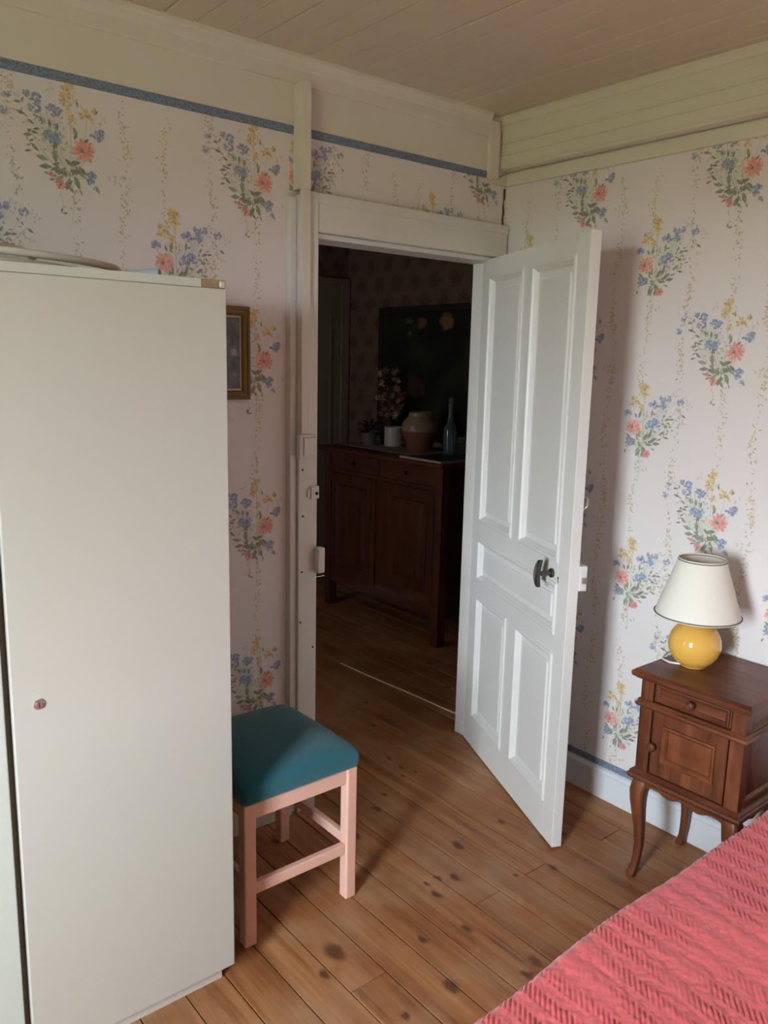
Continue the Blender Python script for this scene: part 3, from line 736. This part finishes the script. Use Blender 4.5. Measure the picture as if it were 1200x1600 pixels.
# ------------------------------------------------------------------ stool
sx, sy = 1.192, 1.985
st = thing('stool', 'square stool with pale pink legs and a teal padded seat', 'stool', (sx, sy, 0))
MAT['pink'] = plain('pale_pink_paint', srgb(236, 190, 172), 0.45, 0.06, 6, 0.1, 70)
def teal():
    t = NT('teal_wool_felt'); co = t.coord()
    n = t.noise(co, 300, 3, .7); m = t.noise(co, 12, 3)
    col = t.mix(n, srgb(14, 78, 92), srgb(34, 112, 128)); col = t.mix(t.math('MULTIPLY', m, .3), col, srgb(10, 70, 86))
    t.bump(n, .35, .001)
    return t.out(col, 0.95, Sheen_Weight=0.25)
MAT['teal'] = teal()
hw, hd_, lw = .192, .205, .0185
for ax, ay in ((-1, -1), (1, -1), (-1, 1), (1, 1)):
    cx, cy = ax * (hw - lw), ay * (hd_ - lw)
    bm = bmesh.new(); box(bm, cx - lw, cx + lw, cy - lw, cy + lw, 0, .432); obj('leg', bm, 'pink', st, bevel=.005, seg=2)
ii, jj = hw - 2 * lw, hd_ - 2 * lw
for s in (-1, 1):
    boxes('apron', [(-ii, ii, s * (hd_ - .006) - .02 * (s > 0), s * (hd_ - .006) + .02 * (s < 0), .382, .430)], 'pink', st, bevel=.002)
    boxes('apron', [(s * (hw - .006) - .02 * (s > 0), s * (hw - .006) + .02 * (s < 0), -jj, jj, .382, .430)], 'pink', st, bevel=.002)
    boxes('stretcher', [(-ii, ii, s * (hd_ - lw) - .011, s * (hd_ - lw) + .011, .150, .184)], 'pink', st, bevel=.004)
    boxes('stretcher', [(s * (hw - lw) - .011, s * (hw - lw) + .011, -jj, jj, .172, .204)], 'pink', st, bevel=.004)
bm = bmesh.new()
n = 28; cw, cd = .200, .212
def seat_pt(a, b):
    # a,b in -1..1 ; superellipse dome
    return a * cw, b * cd
top = {}; 
def dome(a, b):
    e = max(abs(a), abs(b)); k = (1 - abs(a) ** 5) * (1 - abs(b) ** 5)
    return .472 + .036 * max(k, 0) ** .42 + .009 * (1 - a * a) * (1 - b * b)
for i in range(n + 1):
    for j in range(n + 1):
        a, b = -math.cos(math.pi * i / n), -math.cos(math.pi * j / n)
        rr = .07
        # round the corners in plan
        x_, y_ = a, b
        if abs(a) > .91 and abs(b) > .91:
            da, db = (abs(a) - .91) / .09, (abs(b) - .91) / .09; l = math.hypot(da, db)
            if l > 0:
                m = max(da, db) / l
                x_ = math.copysign(.91 + .09 * da * m, a); y_ = math.copysign(.91 + .09 * db * m, b)
        top[i, j] = bm.verts.new((x_ * cw, y_ * cd, dome(a, b)))
for i in range(n):
    for j in range(n): bm.faces.new((top[i, j], top[i + 1, j], top[i + 1, j + 1], top[i, j + 1]))
bnd = [top[i, 0] for i in range(n)] + [top[n, j] for j in range(n)] + [top[i, n] for i in range(n, 0, -1)] + [top[0, j] for j in range(n, 0, -1)]
prev = bnd
for dz, k in ((.455, 1.006), (.440, .998), (.4325, .982)):
    cur = [bm.verts.new((v.co.x / 1 * (k if prev is bnd else k), v.co.y * k, dz)) for v in bnd]
    for i in range(len(bnd)): bm.faces.new((prev[i], prev[(i + 1) % len(bnd)], cur[(i + 1) % len(bnd)], cur[i]))
    prev = cur
bm.faces.new(prev)
obj('seat', bm, 'teal', st, smooth=75)

# ------------------------------------------------------------------ bedside cabinet
ns = thing('bedside_cabinet', 'dark wooden bedside cabinet with a drawer and curved legs', 'nightstand', (2.145, 1.164, 0))
# local axes: x = depth from the front face towards the wall, y = along the wall (+y towards the door), z up
WD = (srgb(56, 28, 17), srgb(104, 57, 35), srgb(138, 83, 53))
MAT['walnut_h'] = wood('walnut_grain_across', *WD, scale=(1, .12, 1), fine=45, rough=.38)
MAT['walnut_v'] = wood('walnut_grain_upright', *WD, scale=(1, 1, .12), fine=45, rough=.38)
MAT['walnut_x'] = wood('walnut_grain_deep', *WD, scale=(.12, 1, 1), fine=45, rough=.4)
MAT['burr'] = wood('walnut_panel_figure', srgb(80, 40, 24), srgb(118, 65, 39), srgb(146, 88, 56), scale=(1, .5, .5), fine=38, rough=.35)
DP = .325; hw = .168
# carcass: posts, side panels, back, dividers
for yy in (-hw, hw - .042):
    boxes('post', [(0, .042, yy, yy + .042, .372, .676)], 'walnut_v', ns, bevel=.0015)
    boxes('post', [(DP - .042, DP, yy, yy + .042, .372, .676)], 'walnut_v', ns, bevel=.0015)
for s in (-1, 1):
    bm = bmesh.new(); y0 = s * hw
    for z0, z1 in ((.393, .583), (.610, .672)):
        loops(bm, (.042, DP - .042, z0, z1), [(0, y0), (.004, y0 - s * .002), (.010, y0 - s * .010), (.012, y0 - s * .010)], axis='y')
    obj('side_panel', bm, 'walnut_v', ns)
    for za, zb_ in ((.583, .610), (.372, .393)): boxes('side_rail', [(.042, DP - .042, y0 - (s > 0) * .02, y0 + (s < 0) * .02, za, zb_)], 'walnut_x', ns)
boxes('back', [(DP - .012, DP - .002, -hw + .042, hw - .042, .372, .676)], 'walnut_v', ns)
for za in (.376, .590): boxes('inner_shelf', [(.024, DP - .013, -hw + .022, hw - .022, za, za + .009)], 'walnut_x', ns)
# mouldings that run round front and sides
def belt(name, prof, par):
    """prof: list of (projection, z) ring sections around the body"""
    bm = bmesh.new(); rings = []
    for p, z in prof:
        rings.append([bm.verts.new(c) for c in ((-p, -hw - p, z), (DP, -hw - p, z), (DP, hw + p, z), (-p, hw + p, z))])
    for a, b in zip(rings, rings[1:]):
        for i in range(4): bm.faces.new((a[i], a[(i + 1) % 4], b[(i + 1) % 4], b[i]))
    bm.faces.new(rings[0][::-1]); bm.faces.new(rings[-1])
    return obj(name, bm, 'walnut_h', par)
belt('middle_moulding', [(0, .583), (.004, .584), (.010, .589), (.012, .594), (.010, .599), (.005, .602), (.008, .606), (.004, .610), (0, .611)], ns)
belt('lower_moulding', [(0, .342), (.010, .343), (.016, .350), (.019, .356), (.016, .362), (.010, .365), (.012, .370), (.004, .375), (0, .376)], ns)
tp = belt('top', [(.002, .674), (.010, .675), (.016, .680), (.022, .683), (.024, .690), (.024, .698), (.018, .702), (.013, .7065), (.006, .7065)], ns)
# drawer
bm = bmesh.new(); box(bm, .006, .024, -.121, .121, .613, .673)
dw = obj('drawer', bm, 'walnut_h', ns, bevel=.001)
bm = bmesh.new(); loops(bm, (-.118, .118, .616, .670), [(0, .0058), (0, -.001), (.004, -.002), (.008, .001), (.013, .004), (.014, .0055)], axis='x', close=False); obj('drawer_moulding', bm, 'walnut_h', dw)
def knob(x0, y0, z0, par, r=.0135):
    bm = bmesh.new(); lathe(bm, [(r * .45, 0), (r * .5, .008), (r * .95, .012), (r, .018), (r * .85, .023), (r * .55, .025), (r * .4, .024), (.0005, .026)], 20)
    bmesh.ops.rotate(bm, verts=bm.verts, matrix=Matrix.Rotation(math.radians(-90), 3, 'Y')); bmesh.ops.translate(bm, verts=bm.verts, vec=(x0, y0, z0))
    return obj('knob', bm, 'walnut_x', par, smooth=50)
knob(.006, -.002, .644, dw)
# door of the cabinet
bm = bmesh.new()
for y0, y1, z0, z1 in ((-.120, -.085, .379, .582), (.082, .120, .379, .582), (-.085, .082, .379, .428), (-.085, .082, .544, .582)):
    box(bm, .003, .020, y0, y1, z0, z1)
dr = obj('door', bm, 'walnut_v', ns)
bm = bmesh.new(); loops(bm, (-.087, .084, .426, .546), [(0, .002), (0, -.003), (.005, -.005), (.010, -.001), (.015, .005), (.016, .009), (.018, .009)], axis='x'); obj('panel', bm, 'burr', dr)
knob(.003, .111, .470, dr, .0145)
# scalloped aprons
def scallop(w, n=60):
    pts = [(-w, .3435), (w, .3435)]
    low = []
    for i in range(n + 1):
        y = w - 2 * w * i / n; q = abs(y) / w
        z = .318 + .016 * (.5 + .5 * math.cos(q * math.pi * 3)) * (1 - .4 * q) - .004 * (1 - q)
        if q > .86: z = .318 - .024 * (q - .86) / .14
        if q < .10: z = .318 + .004 + .010 * (q / .1)
        low.append((y, z))
    return pts + low
bm = bmesh.new(); prism(bm, scallop(hw - .022), 'x', .004, .020); obj('apron', bm, 'walnut_h', ns)
for s in (-1, 1):
    bm = bmesh.new(); prism(bm, [(a + DP / 2, b) for a, b in scallop(DP / 2 - .022)], 'y', s * hw - s * .006, s * hw - s * .020); obj('apron', bm, 'walnut_x', ns)
# curved legs
for fx, fy in ((-1, -1), (-1, 1), (1, -1), (1, 1)):
    cx = .022 if fx < 0 else DP - .024; cy = fy * (hw - .022); dx, dy = fx * .7071, fy * .7071
    bm = bmesh.new()
    if fx > 0: dx *= .35
    sec = [(.3425, .000, .0255), (.325, .006, .0285), (.300, .012, .0280), (.270, .012, .0250), (.230, .008, .0215), (.180, .002, .0180), (.120, -.002, .0152), (.070, .001, .0135), (.035, .007, .0125), (.014, .013, .0145), (.003, .016, .0155), (0, .016, .013)]
    tube(bm, [(cx + dx * o, cy + dy * o, z) for z, o, r in sec], [r * .9 for z, o, r in sec], 12, sq=True)
    obj('leg', bm, 'walnut_v', ns, smooth=55)

# ------------------------------------------------------------------ table lamp
lx, ly, lz = 2.292, 1.252, .7068
lp = thing('table_lamp', 'yellow ball table lamp with a cream shade on the bedside cabinet', 'lamp', (lx, ly, lz))
MAT['yellow'] = plain('yellow_glazed_ceramic', srgb(230, 180, 84), 0.12, 0.03, 5, Coat_Weight=0.6, Coat_Roughness=0.05)
r_ = .0790; zc = .0715
prof = [(.0005, 0), (.037, 0), (.040, .002)]
for k in range(25):
    a = -1.03 + (1.03 + 1.25) * k / 24
    prof.append((r_ * math.cos(a), zc + r_ * math.sin(a) * (.98)))
prof += [(.022, .152), (.018, .158), (.018, .182), (.0005, .183)]
bm = bmesh.new(); lathe(bm, prof, 48, cap=False); obj('base', bm, 'yellow', lp, smooth=60)
def shade_mat():
    t = NT('cream_fabric_shade'); co = t.coord()
    n = t.noise(t.coord('Object', (1, 1, 1)), 350, 2)
    t.bump(n, .08, .0005)
    return t.out((0.80, 0.78, 0.70), 0.8, Subsurface_Weight=0.0)
MAT['shade'] = shade_mat()
zb, zt, rb, rt_ = .166, .343, .1270, .0690
bm = bmesh.new()
lathe(bm, [(rb, zb), (rt_, zt), (rt_ - .0016, zt), (rb - .0016, zb), (rb, zb)], 64, cap=False)
sh = obj('shade', bm, 'shade', lp, smooth=40)
MAT['trimgrey'] = plain('grey_brown_piping', (0.10, 0.085, 0.075), 0.7, 0.1)
for rr, zz in ((rb + .0008, zb + .003), (rt_ + .0008, zt - .004)):
    bm = bmesh.new(); tube(bm, [(rr * math.cos(2 * math.pi * k / 64), rr * math.sin(2 * math.pi * k / 64), zz) for k in range(65)], .0017, 8, cap=False); obj('piping', bm, 'trimgrey', sh, smooth=60)
for rr, zz in ((rb + .0004, zb), (rt_ + .0002, zt)):
    bm = bmesh.new(); tube(bm, [(rr * math.cos(2 * math.pi * k / 64), rr * math.sin(2 * math.pi * k / 64), zz) for k in range(65)], .0013, 8, cap=False); obj('rim', bm, 'shade', sh, smooth=60)
bm = bmesh.new()
for k in range(3):
    a = 2 * math.pi * k / 3 + .4; tube(bm, [(0.0, 0, .30), (rt_ * math.cos(a), rt_ * math.sin(a), zt - .03)], .0012, 6)
obj('shade_ring', bm, 'nickel', sh)
bm = bmesh.new(); lathe(bm, [(.014, .183), (.014, .225), (.0005, .226)], 20, cap=False); obj('bulb_holder', bm, 'cream_paint', lp, smooth=50)
bm = bmesh.new(); lathe(bm, [(.0005, .226), (.012, .228), (.014, .245), (.028, .275), (.028, .290), (.018, .306), (.0005, .312)], 24, cap=False)
obj('bulb', bm, plain('frosted_bulb_glass', (0.85, 0.84, 0.80), 0.25, 0.02), lp, smooth=60)
bm = bmesh.new(); tube(bm, [(-.03, .025, .004), (-.045, .052, .004), (-.035, .085, .004), (.01, .103, .003), (.05, .110, .003), (.08, .113, .0), (.10, .118, -.05), (.13, .122, -.20)], .0032, 8)
obj('cord', bm, plain('white_flex', (0.80, 0.79, 0.76), 0.4, 0.03), lp, smooth=60)

# ------------------------------------------------------------------ bed with the coral cover
bed = thing('bed', 'bed covered with a coral red ribbed chenille spread', 'bed', (1.40, .15, 0))
BX0, BX1, BY0, BYE, BZ = .38, 2.42, -.62, .868, .500
boxes('mattress', [(BX0 - 1.40 + .03, BX1 - 1.40 - .03, BY0 - .15 + .03, BYE - .15 - .05, .25, .46)], 'plaster', bed, bevel=.03, seg=3)
boxes('bed_base', [(BX0 - 1.40 + .03, BX1 - 1.40 - .03, BY0 - .15 + .03, BYE - .15 - .05, .12, .249)], 'walnut_x', bed)
for ax in (BX0 + .08, BX1 - .14):
    for ay in (BY0 + .08, BYE - .14): boxes('leg', [(ax - 1.40, ax - 1.34, ay - .15, ay - .09, 0, .1195)], 'walnut_v', bed)
from mathutils import noise as mnoise
def edge_y(x): return BYE - .060 * max(0, (1.42 - x)) ** 1.5 * .9
def cover():
    xs = [BX0 + .0032 * i for i in range(int((BX1 - BX0) / .0032) + 1)]
    # t = distance back from the edge along the cover; negative goes down the side
    ts = [-.36, -.30, -.24, -.18, -.12, -.08]
    v = -.06
    while v < .66: ts.append(v); v += .0028
    while v < BYE - BY0: ts.append(v); v += .03
    Rr = .030; arc = Rr * math.pi / 2
    vs = []
    for x in xs:
        e = edge_y(x)
        for t in ts:
            # t=0 at start of the rounded edge
            if t >= 0: y, z, n = e - Rr - t, BZ, (0, 0, 1)
            elif t > -arc:
                a = -t / Rr; y, z, n = e - Rr + Rr * math.sin(a), BZ - Rr + Rr * math.cos(a), (0, math.sin(a), math.cos(a))
            else: y, z, n = e, BZ - Rr - (-t - arc), (0, 1, 0)
            # ribbed bands run across the bed; each is a row of short tufts
            wob = .006 * mnoise.noise((x * 3, t * 5, 1.3)) + .004 * mnoise.noise((x * 9, t * 14, 4.1))
            ph = ((x + wob + .06 * t) / .057) % 1.0
            bw = max(0.0, min(1.0, (.30 - abs(ph - .5)) / .09))
            skip = max(0.0, min(1.0, .65 + 1.6 * mnoise.noise((x * 7, t * 9, 8.8))))
            s = math.sin(2 * math.pi * (t / .0118 + (x + wob) / .0150))
            h = -bw * skip * .0042 * max(0.0, s) ** 1.5 + (1 - bw) * .0012 * mnoise.noise((x * 190, t * 190, .5))
            h += .0009 * math.cos(2 * math.pi * (ph - .5)) + .006 * mnoise.noise((x * 4, t * 5, 2.2)) + .0014 * mnoise.noise((x * 70, t * 70, 6.0))
            vs.append((x - 1.40, y + n[1] * h - .15, z + n[2] * h))
    m = len(ts); fs = []
    for i in range(len(xs) - 1):
        for j in range(m - 1): a = i * m + j; fs.append((a, a + 1, a + m + 1, a + m))
    me = bpy.data.meshes.new('bedspread'); me.from_pydata(vs, [], fs)
    for p in me.polygons: p.use_smooth = True
    t = NT('coral_chenille'); co = t.coord()
    n = t.noise(co, 420, 3, .7); w = t.noise(co, 9, 3)
    col = t.mix(n, srgb(212, 72, 84), srgb(248, 120, 124)); col = t.mix(t.math('MULTIPLY', w, .25), col, srgb(222, 84, 94))
    t.bump(n, .35, .001)
    me.materials.append(t.out(col, 0.95, Sheen_Weight=0.3))
    o = bpy.data.objects.new('bedspread', me); COL.objects.link(o); o.parent = bed
    me.update()
    bm = bmesh.new(); bm.from_mesh(me); bmesh.ops.recalc_face_normals(bm, faces=bm.faces); bm.to_mesh(me); bm.free()
    return o
cover()

# ------------------------------------------------------------------ sideboard in the hall
sb = thing('sideboard', 'dark wooden sideboard with two doors in the unlit hall', 'sideboard', (3.09, 3.255, 0))
HWD = (srgb(58, 28, 18), srgb(92, 48, 28), srgb(116, 66, 40))
MAT['oak_v'] = wood('old_oak_upright', *HWD, scale=(1, 1, .10), fine=36, rough=.5)
MAT['oak_h'] = wood('old_oak_across', *HWD, scale=(1, .10, 1), fine=36, rough=.5)
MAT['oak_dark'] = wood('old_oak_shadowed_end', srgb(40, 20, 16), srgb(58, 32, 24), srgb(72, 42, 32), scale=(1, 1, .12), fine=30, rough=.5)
SD, SL = .56, 1.125
for lx0 in (0, SD - .06):
    for ly0 in (0, SL - .06): boxes('leg', [(lx0, lx0 + .06, ly0, ly0 + .06, 0, 1.043)], 'oak_v', sb, bevel=.002)
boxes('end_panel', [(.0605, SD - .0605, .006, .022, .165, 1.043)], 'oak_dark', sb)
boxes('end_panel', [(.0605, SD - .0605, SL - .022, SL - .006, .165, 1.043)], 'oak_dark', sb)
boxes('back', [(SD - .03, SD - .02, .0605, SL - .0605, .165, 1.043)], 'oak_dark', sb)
boxes('bottom_rail', [(.008, .03, .0605, SL - .0605, .165, .225)], 'oak_h', sb)
boxes('rail', [(.008, .03, .0605, SL - .0605, .905, .930)], 'oak_h', sb)
boxes('floor_panel', [(.03, SD - .031, .0605, SL - .0605, .19, .205)], 'oak_h', sb)
boxes('middle_post', [(.008, .03, SL / 2 - .03, SL / 2 + .03, .2255, .9045)], 'oak_v', sb)
bm = bmesh.new(); prism(bm, [(-.030, 1.0435), (SD, 1.0435), (SD, 1.072), (-.026, 1.072), (-.036, 1.066), (-.036, 1.052)], 'y', -.030, SL + .030); obj('top', bm, 'oak_h', sb)
for y0, y1 in ((.064, SL / 2 - .004), (SL / 2 + .004, SL - .064)):
    dd = boxes('drawer', [(.004, .025, y0, y1, .933, 1.040)], 'oak_h', sb, bevel=.002)
    ym = (y0 + y1) / 2
    bm = bmesh.new(); lathe(bm, [(.006, 0), (.006, .01), (.013, .016), (.011, .024), (.0005, .027)], 16); bmesh.ops.rotate(bm, verts=bm.verts, matrix=Matrix.Rotation(math.radians(-90), 3, 'Y')); bmesh.ops.translate(bm, verts=bm.verts, vec=(.004, ym, .985))
    obj('knob', bm, 'iron', dd, smooth=50)
for y0, y1, hy in ((.064, SL / 2 - .032, .064), (SL / 2 + .032, SL - .064, SL - .064)):
    bm = bmesh.new()
    for q in ((y0, y0 + .06, .228, .902), (y1 - .06, y1, .228, .902), (y0 + .06, y1 - .06, .228, .30), (y0 + .06, y1 - .06, .84, .902)): box(bm, .002, .024, *q)
    dd = obj('door', bm, 'oak_v', sb)
    bm = bmesh.new(); loops(bm, (y0 + .058, y1 - .058, .298, .842), [(0, .003), (0, -.002), (.006, -.004), (.014, .004), (.02, .010), (.05, .010), (.08, .004)], axis='x'); obj('panel', bm, 'oak_v', dd)
    bm = bmesh.new(); tube(bm, [(-.003, hy, .40), (-.003, hy, .86)], .006, 8); obj('hinge_rod', bm, 'iron', dd)

TZ = 1.0725
def top_thing(name, label, cat, x, y, group=None): return thing(name, label, cat, (x, y, TZ), 0, group)
rn = boxes('lace_runner', [(3.20, 3.52, 3.66, 4.36, TZ + .0002, TZ + .0022)], plain('grey_lace', (0.36, 0.31, 0.26), 0.9, 0.35, 90)); tag(rn, 'pale lace runner laid along the sideboard top', 'runner')
tr = thing('tray', 'dark tray with a pale rim at the near end of sideboard', 'tray', (3.30, 3.43, TZ))
boxes('tray_bottom', [(-.225, .225, -.175, .16, .0003, .005)], plain('dark_tray_lacquer', (0.03, 0.03, 0.03), 0.4, 0.2), tr)
boxes('tray_rim', [(-.235, -.225, -.185, .17, .0003, .012), (.225, .235, -.185, .17, .0003, .012), (-.225, .225, -.185, -.175, .0003, .012), (-.225, .225, .16, .17, .0003, .012)], plain('pale_rim', (0.50, 0.45, 0.40), 0.5, 0.1), tr)
# stoneware jar
jz = TZ + .0024
jr = thing('stoneware_jar', 'stoneware jar with beige shoulder and brown foot on sideboard', 'jar', (3.39, 3.79, jz))
MAT['jar_low'] = plain('brown_salt_glaze', (0.26, 0.12, 0.06), 0.35, 0.15, 20)
MAT['jar_top'] = plain('beige_salt_glaze', (0.36, 0.27, 0.17), 0.35, 0.12, 20)
bm = bmesh.new(); lathe(bm, [(.0005, 0), (.072, 0), (.080, .02), (.100, .08), (.1125, .115), (.114, .125)], 40, cap=False); obj('lower_body', bm, 'jar_low', jr, smooth=60)
bm = bmesh.new(); lathe(bm, [(.1145, .124), (.116, .13), (.112, .165), (.096, .195), (.078, .212), (.072, .220), (.074, .226), (.070, .232), (.072, .240), (.062, .243), (.058, .230), (.06, .21)], 40, cap=False); obj('shoulder', bm, 'jar_top', jr, smooth=60)
bm = bmesh.new(); tube(bm, [(-.088, .035, .105), (-.120, .045, .100), (-.125, .045, .075), (-.092, .030, .050)], .009, 10); obj('lug_handle', bm, 'jar_low', jr, smooth=60)
# white mug
mg = thing('mug', 'white enamel mug beside the dried flowers', 'mug', (3.44, 4.10, jz))
MAT['enamel'] = plain('white_enamel', (0.62, 0.58, 0.52), 0.3, 0.05)
bm = bmesh.new(); lathe(bm, [(.0005, 0), (.058, 0), (.062, .004), (.063, .125), (.060, .125), (.059, .006), (.0005, .006)], 36, cap=False); obj('body', bm, 'enamel', mg, smooth=40)
bm = bmesh.new(); tube(bm, [(.05, -.038, .10), (.075, -.055, .10), (.085, -.062, .065), (.07, -.052, .03), (.05, -.037, .03)], .006, 8); obj('handle', bm, 'enamel', mg, smooth=60)
bm = bmesh.new(); lathe(bm, [(.0005, -.0001), (.075, 0), (.095, .006), (.096, .009), (.07, .004), (.0005, .004)], 36, cap=False)
# glass bottle and tumbler
def glass(name, c, rough=.05):
    t = NT(name); n = t.noise(t.coord(), 20, 2); return t.out(t.mix(n, c, sc(c, 1.1)), rough, Transmission_Weight=0.9, IOR=1.45)
MAT['glass'] = glass('clear_blue_glass', (0.62, 0.74, 0.78))
bt = thing('bottle', 'tall clear glass bottle standing on the tray', 'bottle', (3.385, 3.515, TZ + .0053))
bm = bmesh.new(); lathe(bm, [(.0005, 0), (.034, 0), (.038, .004), (.038, .14), (.034, .165), (.017, .20), (.0145, .23), (.0145, .285), (.0165, .29), (.0165, .305), (.012, .306), (.0115, .23), (.014, .20), (.031, .163), (.0345, .14), (.0345, .008), (.0005, .008)], 28, cap=False); obj('body', bm, 'glass', bt, smooth=50)
bm = bmesh.new(); lathe(bm, [(.0005, .3065), (.011, .3065), (.0125, .312), (.0145, .325), (.012, .338), (.0005, .343)], 16, cap=False); obj('stopper', bm, 'glass', bt, smooth=50)
tg = thing('tumbler', 'small clear glass tumbler beside the tall bottle', 'glass', (3.46, 3.50, TZ + .0053))
bm = bmesh.new(); lathe(bm, [(.0005, 0), (.028, 0), (.030, .003), (.034, .105), (.032, .105), (.028, .008), (.0005, .008)], 28, cap=False); obj('body', bm, 'glass', tg, smooth=50)
# small dark pot plant
pp = thing('pot_plant', 'small dark leafy pot plant next to the white mug', 'plant', (3.33, 4.22, jz))
bm = bmesh.new(); lathe(bm, [(.0005, 0), (.04, 0), (.052, .07), (.056, .07), (.056, .082), (.048, .082), (.046, .07), (.0005, .07)], 24, cap=False); obj('pot', bm, plain('grey_pot', (0.16, 0.15, 0.14), 0.6, 0.1), pp, smooth=50)
r = random.Random(4); MAT['leafdark'] = plain('dark_leaf', (0.035, 0.045, 0.025), 0.6, 0.3)
lm = bpy.data.meshes.new('leaf'); 
lm.from_pydata([(0, 0, 0), (.02, .012, .006), (.05, .014, .008), (.075, 0, 0), (.05, -.014, .008), (.02, -.012, .006), (.035, 0, -.002)], [], [(0, 6, 1), (1, 6, 2), (2, 6, 3), (3, 6, 4), (4, 6, 5), (5, 6, 0)]); lm.materials.append(MAT['leafdark'])
for k in range(26):
    o = bpy.data.objects.new('leaf', lm); COL.objects.link(o); o.parent = pp
    a = r.uniform(0, 6.28); rr = r.uniform(.0, .035)
    o.location = (rr * math.cos(a), rr * math.sin(a), r.uniform(.085, .15)); o.rotation_euler = (r.uniform(-.4, .4), r.uniform(-.9, .3), a); o.scale = (r.uniform(.7, 1.2),) * 3
# dried flower bunch in a vase
fv = thing('dried_flowers', 'vase of dried pink and russet flowers on the sideboard', 'flowers', (3.50, 4.23, TZ + .0003))
bm = bmesh.new(); lathe(bm, [(.0005, 0), (.045, 0), (.062, .05), (.066, .11), (.05, .165), (.036, .185), (.042, .205), (.036, .205), (.030, .185), (.0005, .18)], 30, cap=False); obj('vase', bm, plain('dark_red_vase', (0.09, 0.03, 0.02), 0.35, 0.2), fv, smooth=60)
r = random.Random(9)
heads = []
bm = bmesh.new()
for k in range(56):
    a = r.uniform(0, 6.28); z = r.uniform(.17, .47); w = .06 + .12 * (1 - abs(z - .34) / .2)
    p = (max(-.10, min(.09, w * math.cos(a) * .6)), w * math.sin(a) * r.uniform(.3, 1.0), z + .02)
    heads.append(p); tube(bm, [(0, 0, .17), (p[0] * .4, p[1] * .4, .17 + (z - .17) * .6), p], .0016, 5)
so = obj('stems', bm, plain('dry_stem', (0.10, 0.06, 0.035), 0.8, 0.2), fv); so['kind'] = 'stuff'
def blossom_mesh(nm, mat):
    bm = bmesh.new()
    for i in range(7):
        t = 6.28 * i / 7
        q = [(0, 0, 0), (.012 * math.cos(t - .35), .012 * math.sin(t - .35), .006), (.021 * math.cos(t), .021 * math.sin(t), .013), (.012 * math.cos(t + .35), .012 * math.sin(t + .35), .006)]
        bm.faces.new([bm.verts.new(c) for c in q])
    bmesh.ops.create_icosphere(bm, subdivisions=1, radius=.007)
    me = bpy.data.meshes.new(nm); bm.to_mesh(me); bm.free(); me.materials.append(mat); return me
bl = [blossom_mesh('blossom', plain('dry_blossom_pink', (0.46, 0.33, 0.30), 0.8, 0.2, 60)), blossom_mesh('blossom', plain('dry_blossom_russet', (0.26, 0.10, 0.055), 0.8, 0.2, 60)), blossom_mesh('blossom', plain('dry_blossom_tan', (0.36, 0.22, 0.13), 0.8, 0.2, 60))]
for k, p in enumerate(heads):
    o = bpy.data.objects.new('blossom', bl[k % 3]); COL.objects.link(o); o.parent = fv; o.location = p
    o.rotation_euler = (r.uniform(-.8, .8), -.9 + r.uniform(-.6, .6), r.uniform(0, 6)); o.scale = (r.uniform(1.0, 1.8),) * 3
# dark painting
pt = thing('painting', 'large dark still life painting hanging above the sideboard', 'painting', (HX - .0005, 3.87, 1.545))
boxes('frame', [(-.028, 0, -.68, .68, .398, .440), (-.028, 0, -.68, .68, -.440, -.398), (-.028, 0, -.68, -.64, -.398, .398), (-.028, 0, .64, .68, -.398, .398)], plain('black_frame', (0.03, 0.022, 0.018), 0.5, 0.2), pt, bevel=.004)
t = NT('dark_still_life'); co = t.coord()
base = t.ramp(t.noise(co, 5, 4), [(0.4, (0.010, 0.013, 0.010)), (0.6, (0.028, 0.034, 0.020)), (0.75, (0.05, 0.055, 0.02))])
nn = t.n('ShaderNodeTexNoise', {'Vector': co, 'Scale': 18.0, 'Detail': 2.0}).outputs['Color']
cw_ = t.vm('ADD', co, t.vm('MULTIPLY', t.vm('SUBTRACT', nn, (0.5, 0.5, 0.5)), (0.0, 0.07, 0.07)))
for (cy, cz, ry, rz, c) in ((.235, .33, .055, .045, (0.22, 0.11, 0.06)), (-.005, .33, .065, .060, (0.30, 0.17, 0.06)), (.36, .34, .04, .02, (0.10, 0.11, 0.12)), (.36, .255, .03, .02, (0.11, 0.13, 0.14)), (-.25, .05, .10, .22, (0.045, 0.05, 0.015)), (.28, -.1, .10, .08, (0.10, 0.05, 0.03))):
    d = t.vm('LENGTH', t.vm('MULTIPLY', t.vm('SUBTRACT', cw_, (0, cy, cz)), (0, 1 / ry, 1 / rz)))
    base = t.mix(t.n('ShaderNodeMapRange', {'Value': d, 'From Min': 1.1, 'From Max': 0.7}, interpolation_type='SMOOTHSTEP').outputs[0], base, c)
boxes('canvas', [(-.016, -.002, -.639, .639, -.397, .397)], t.out(base, 0.4), pt)
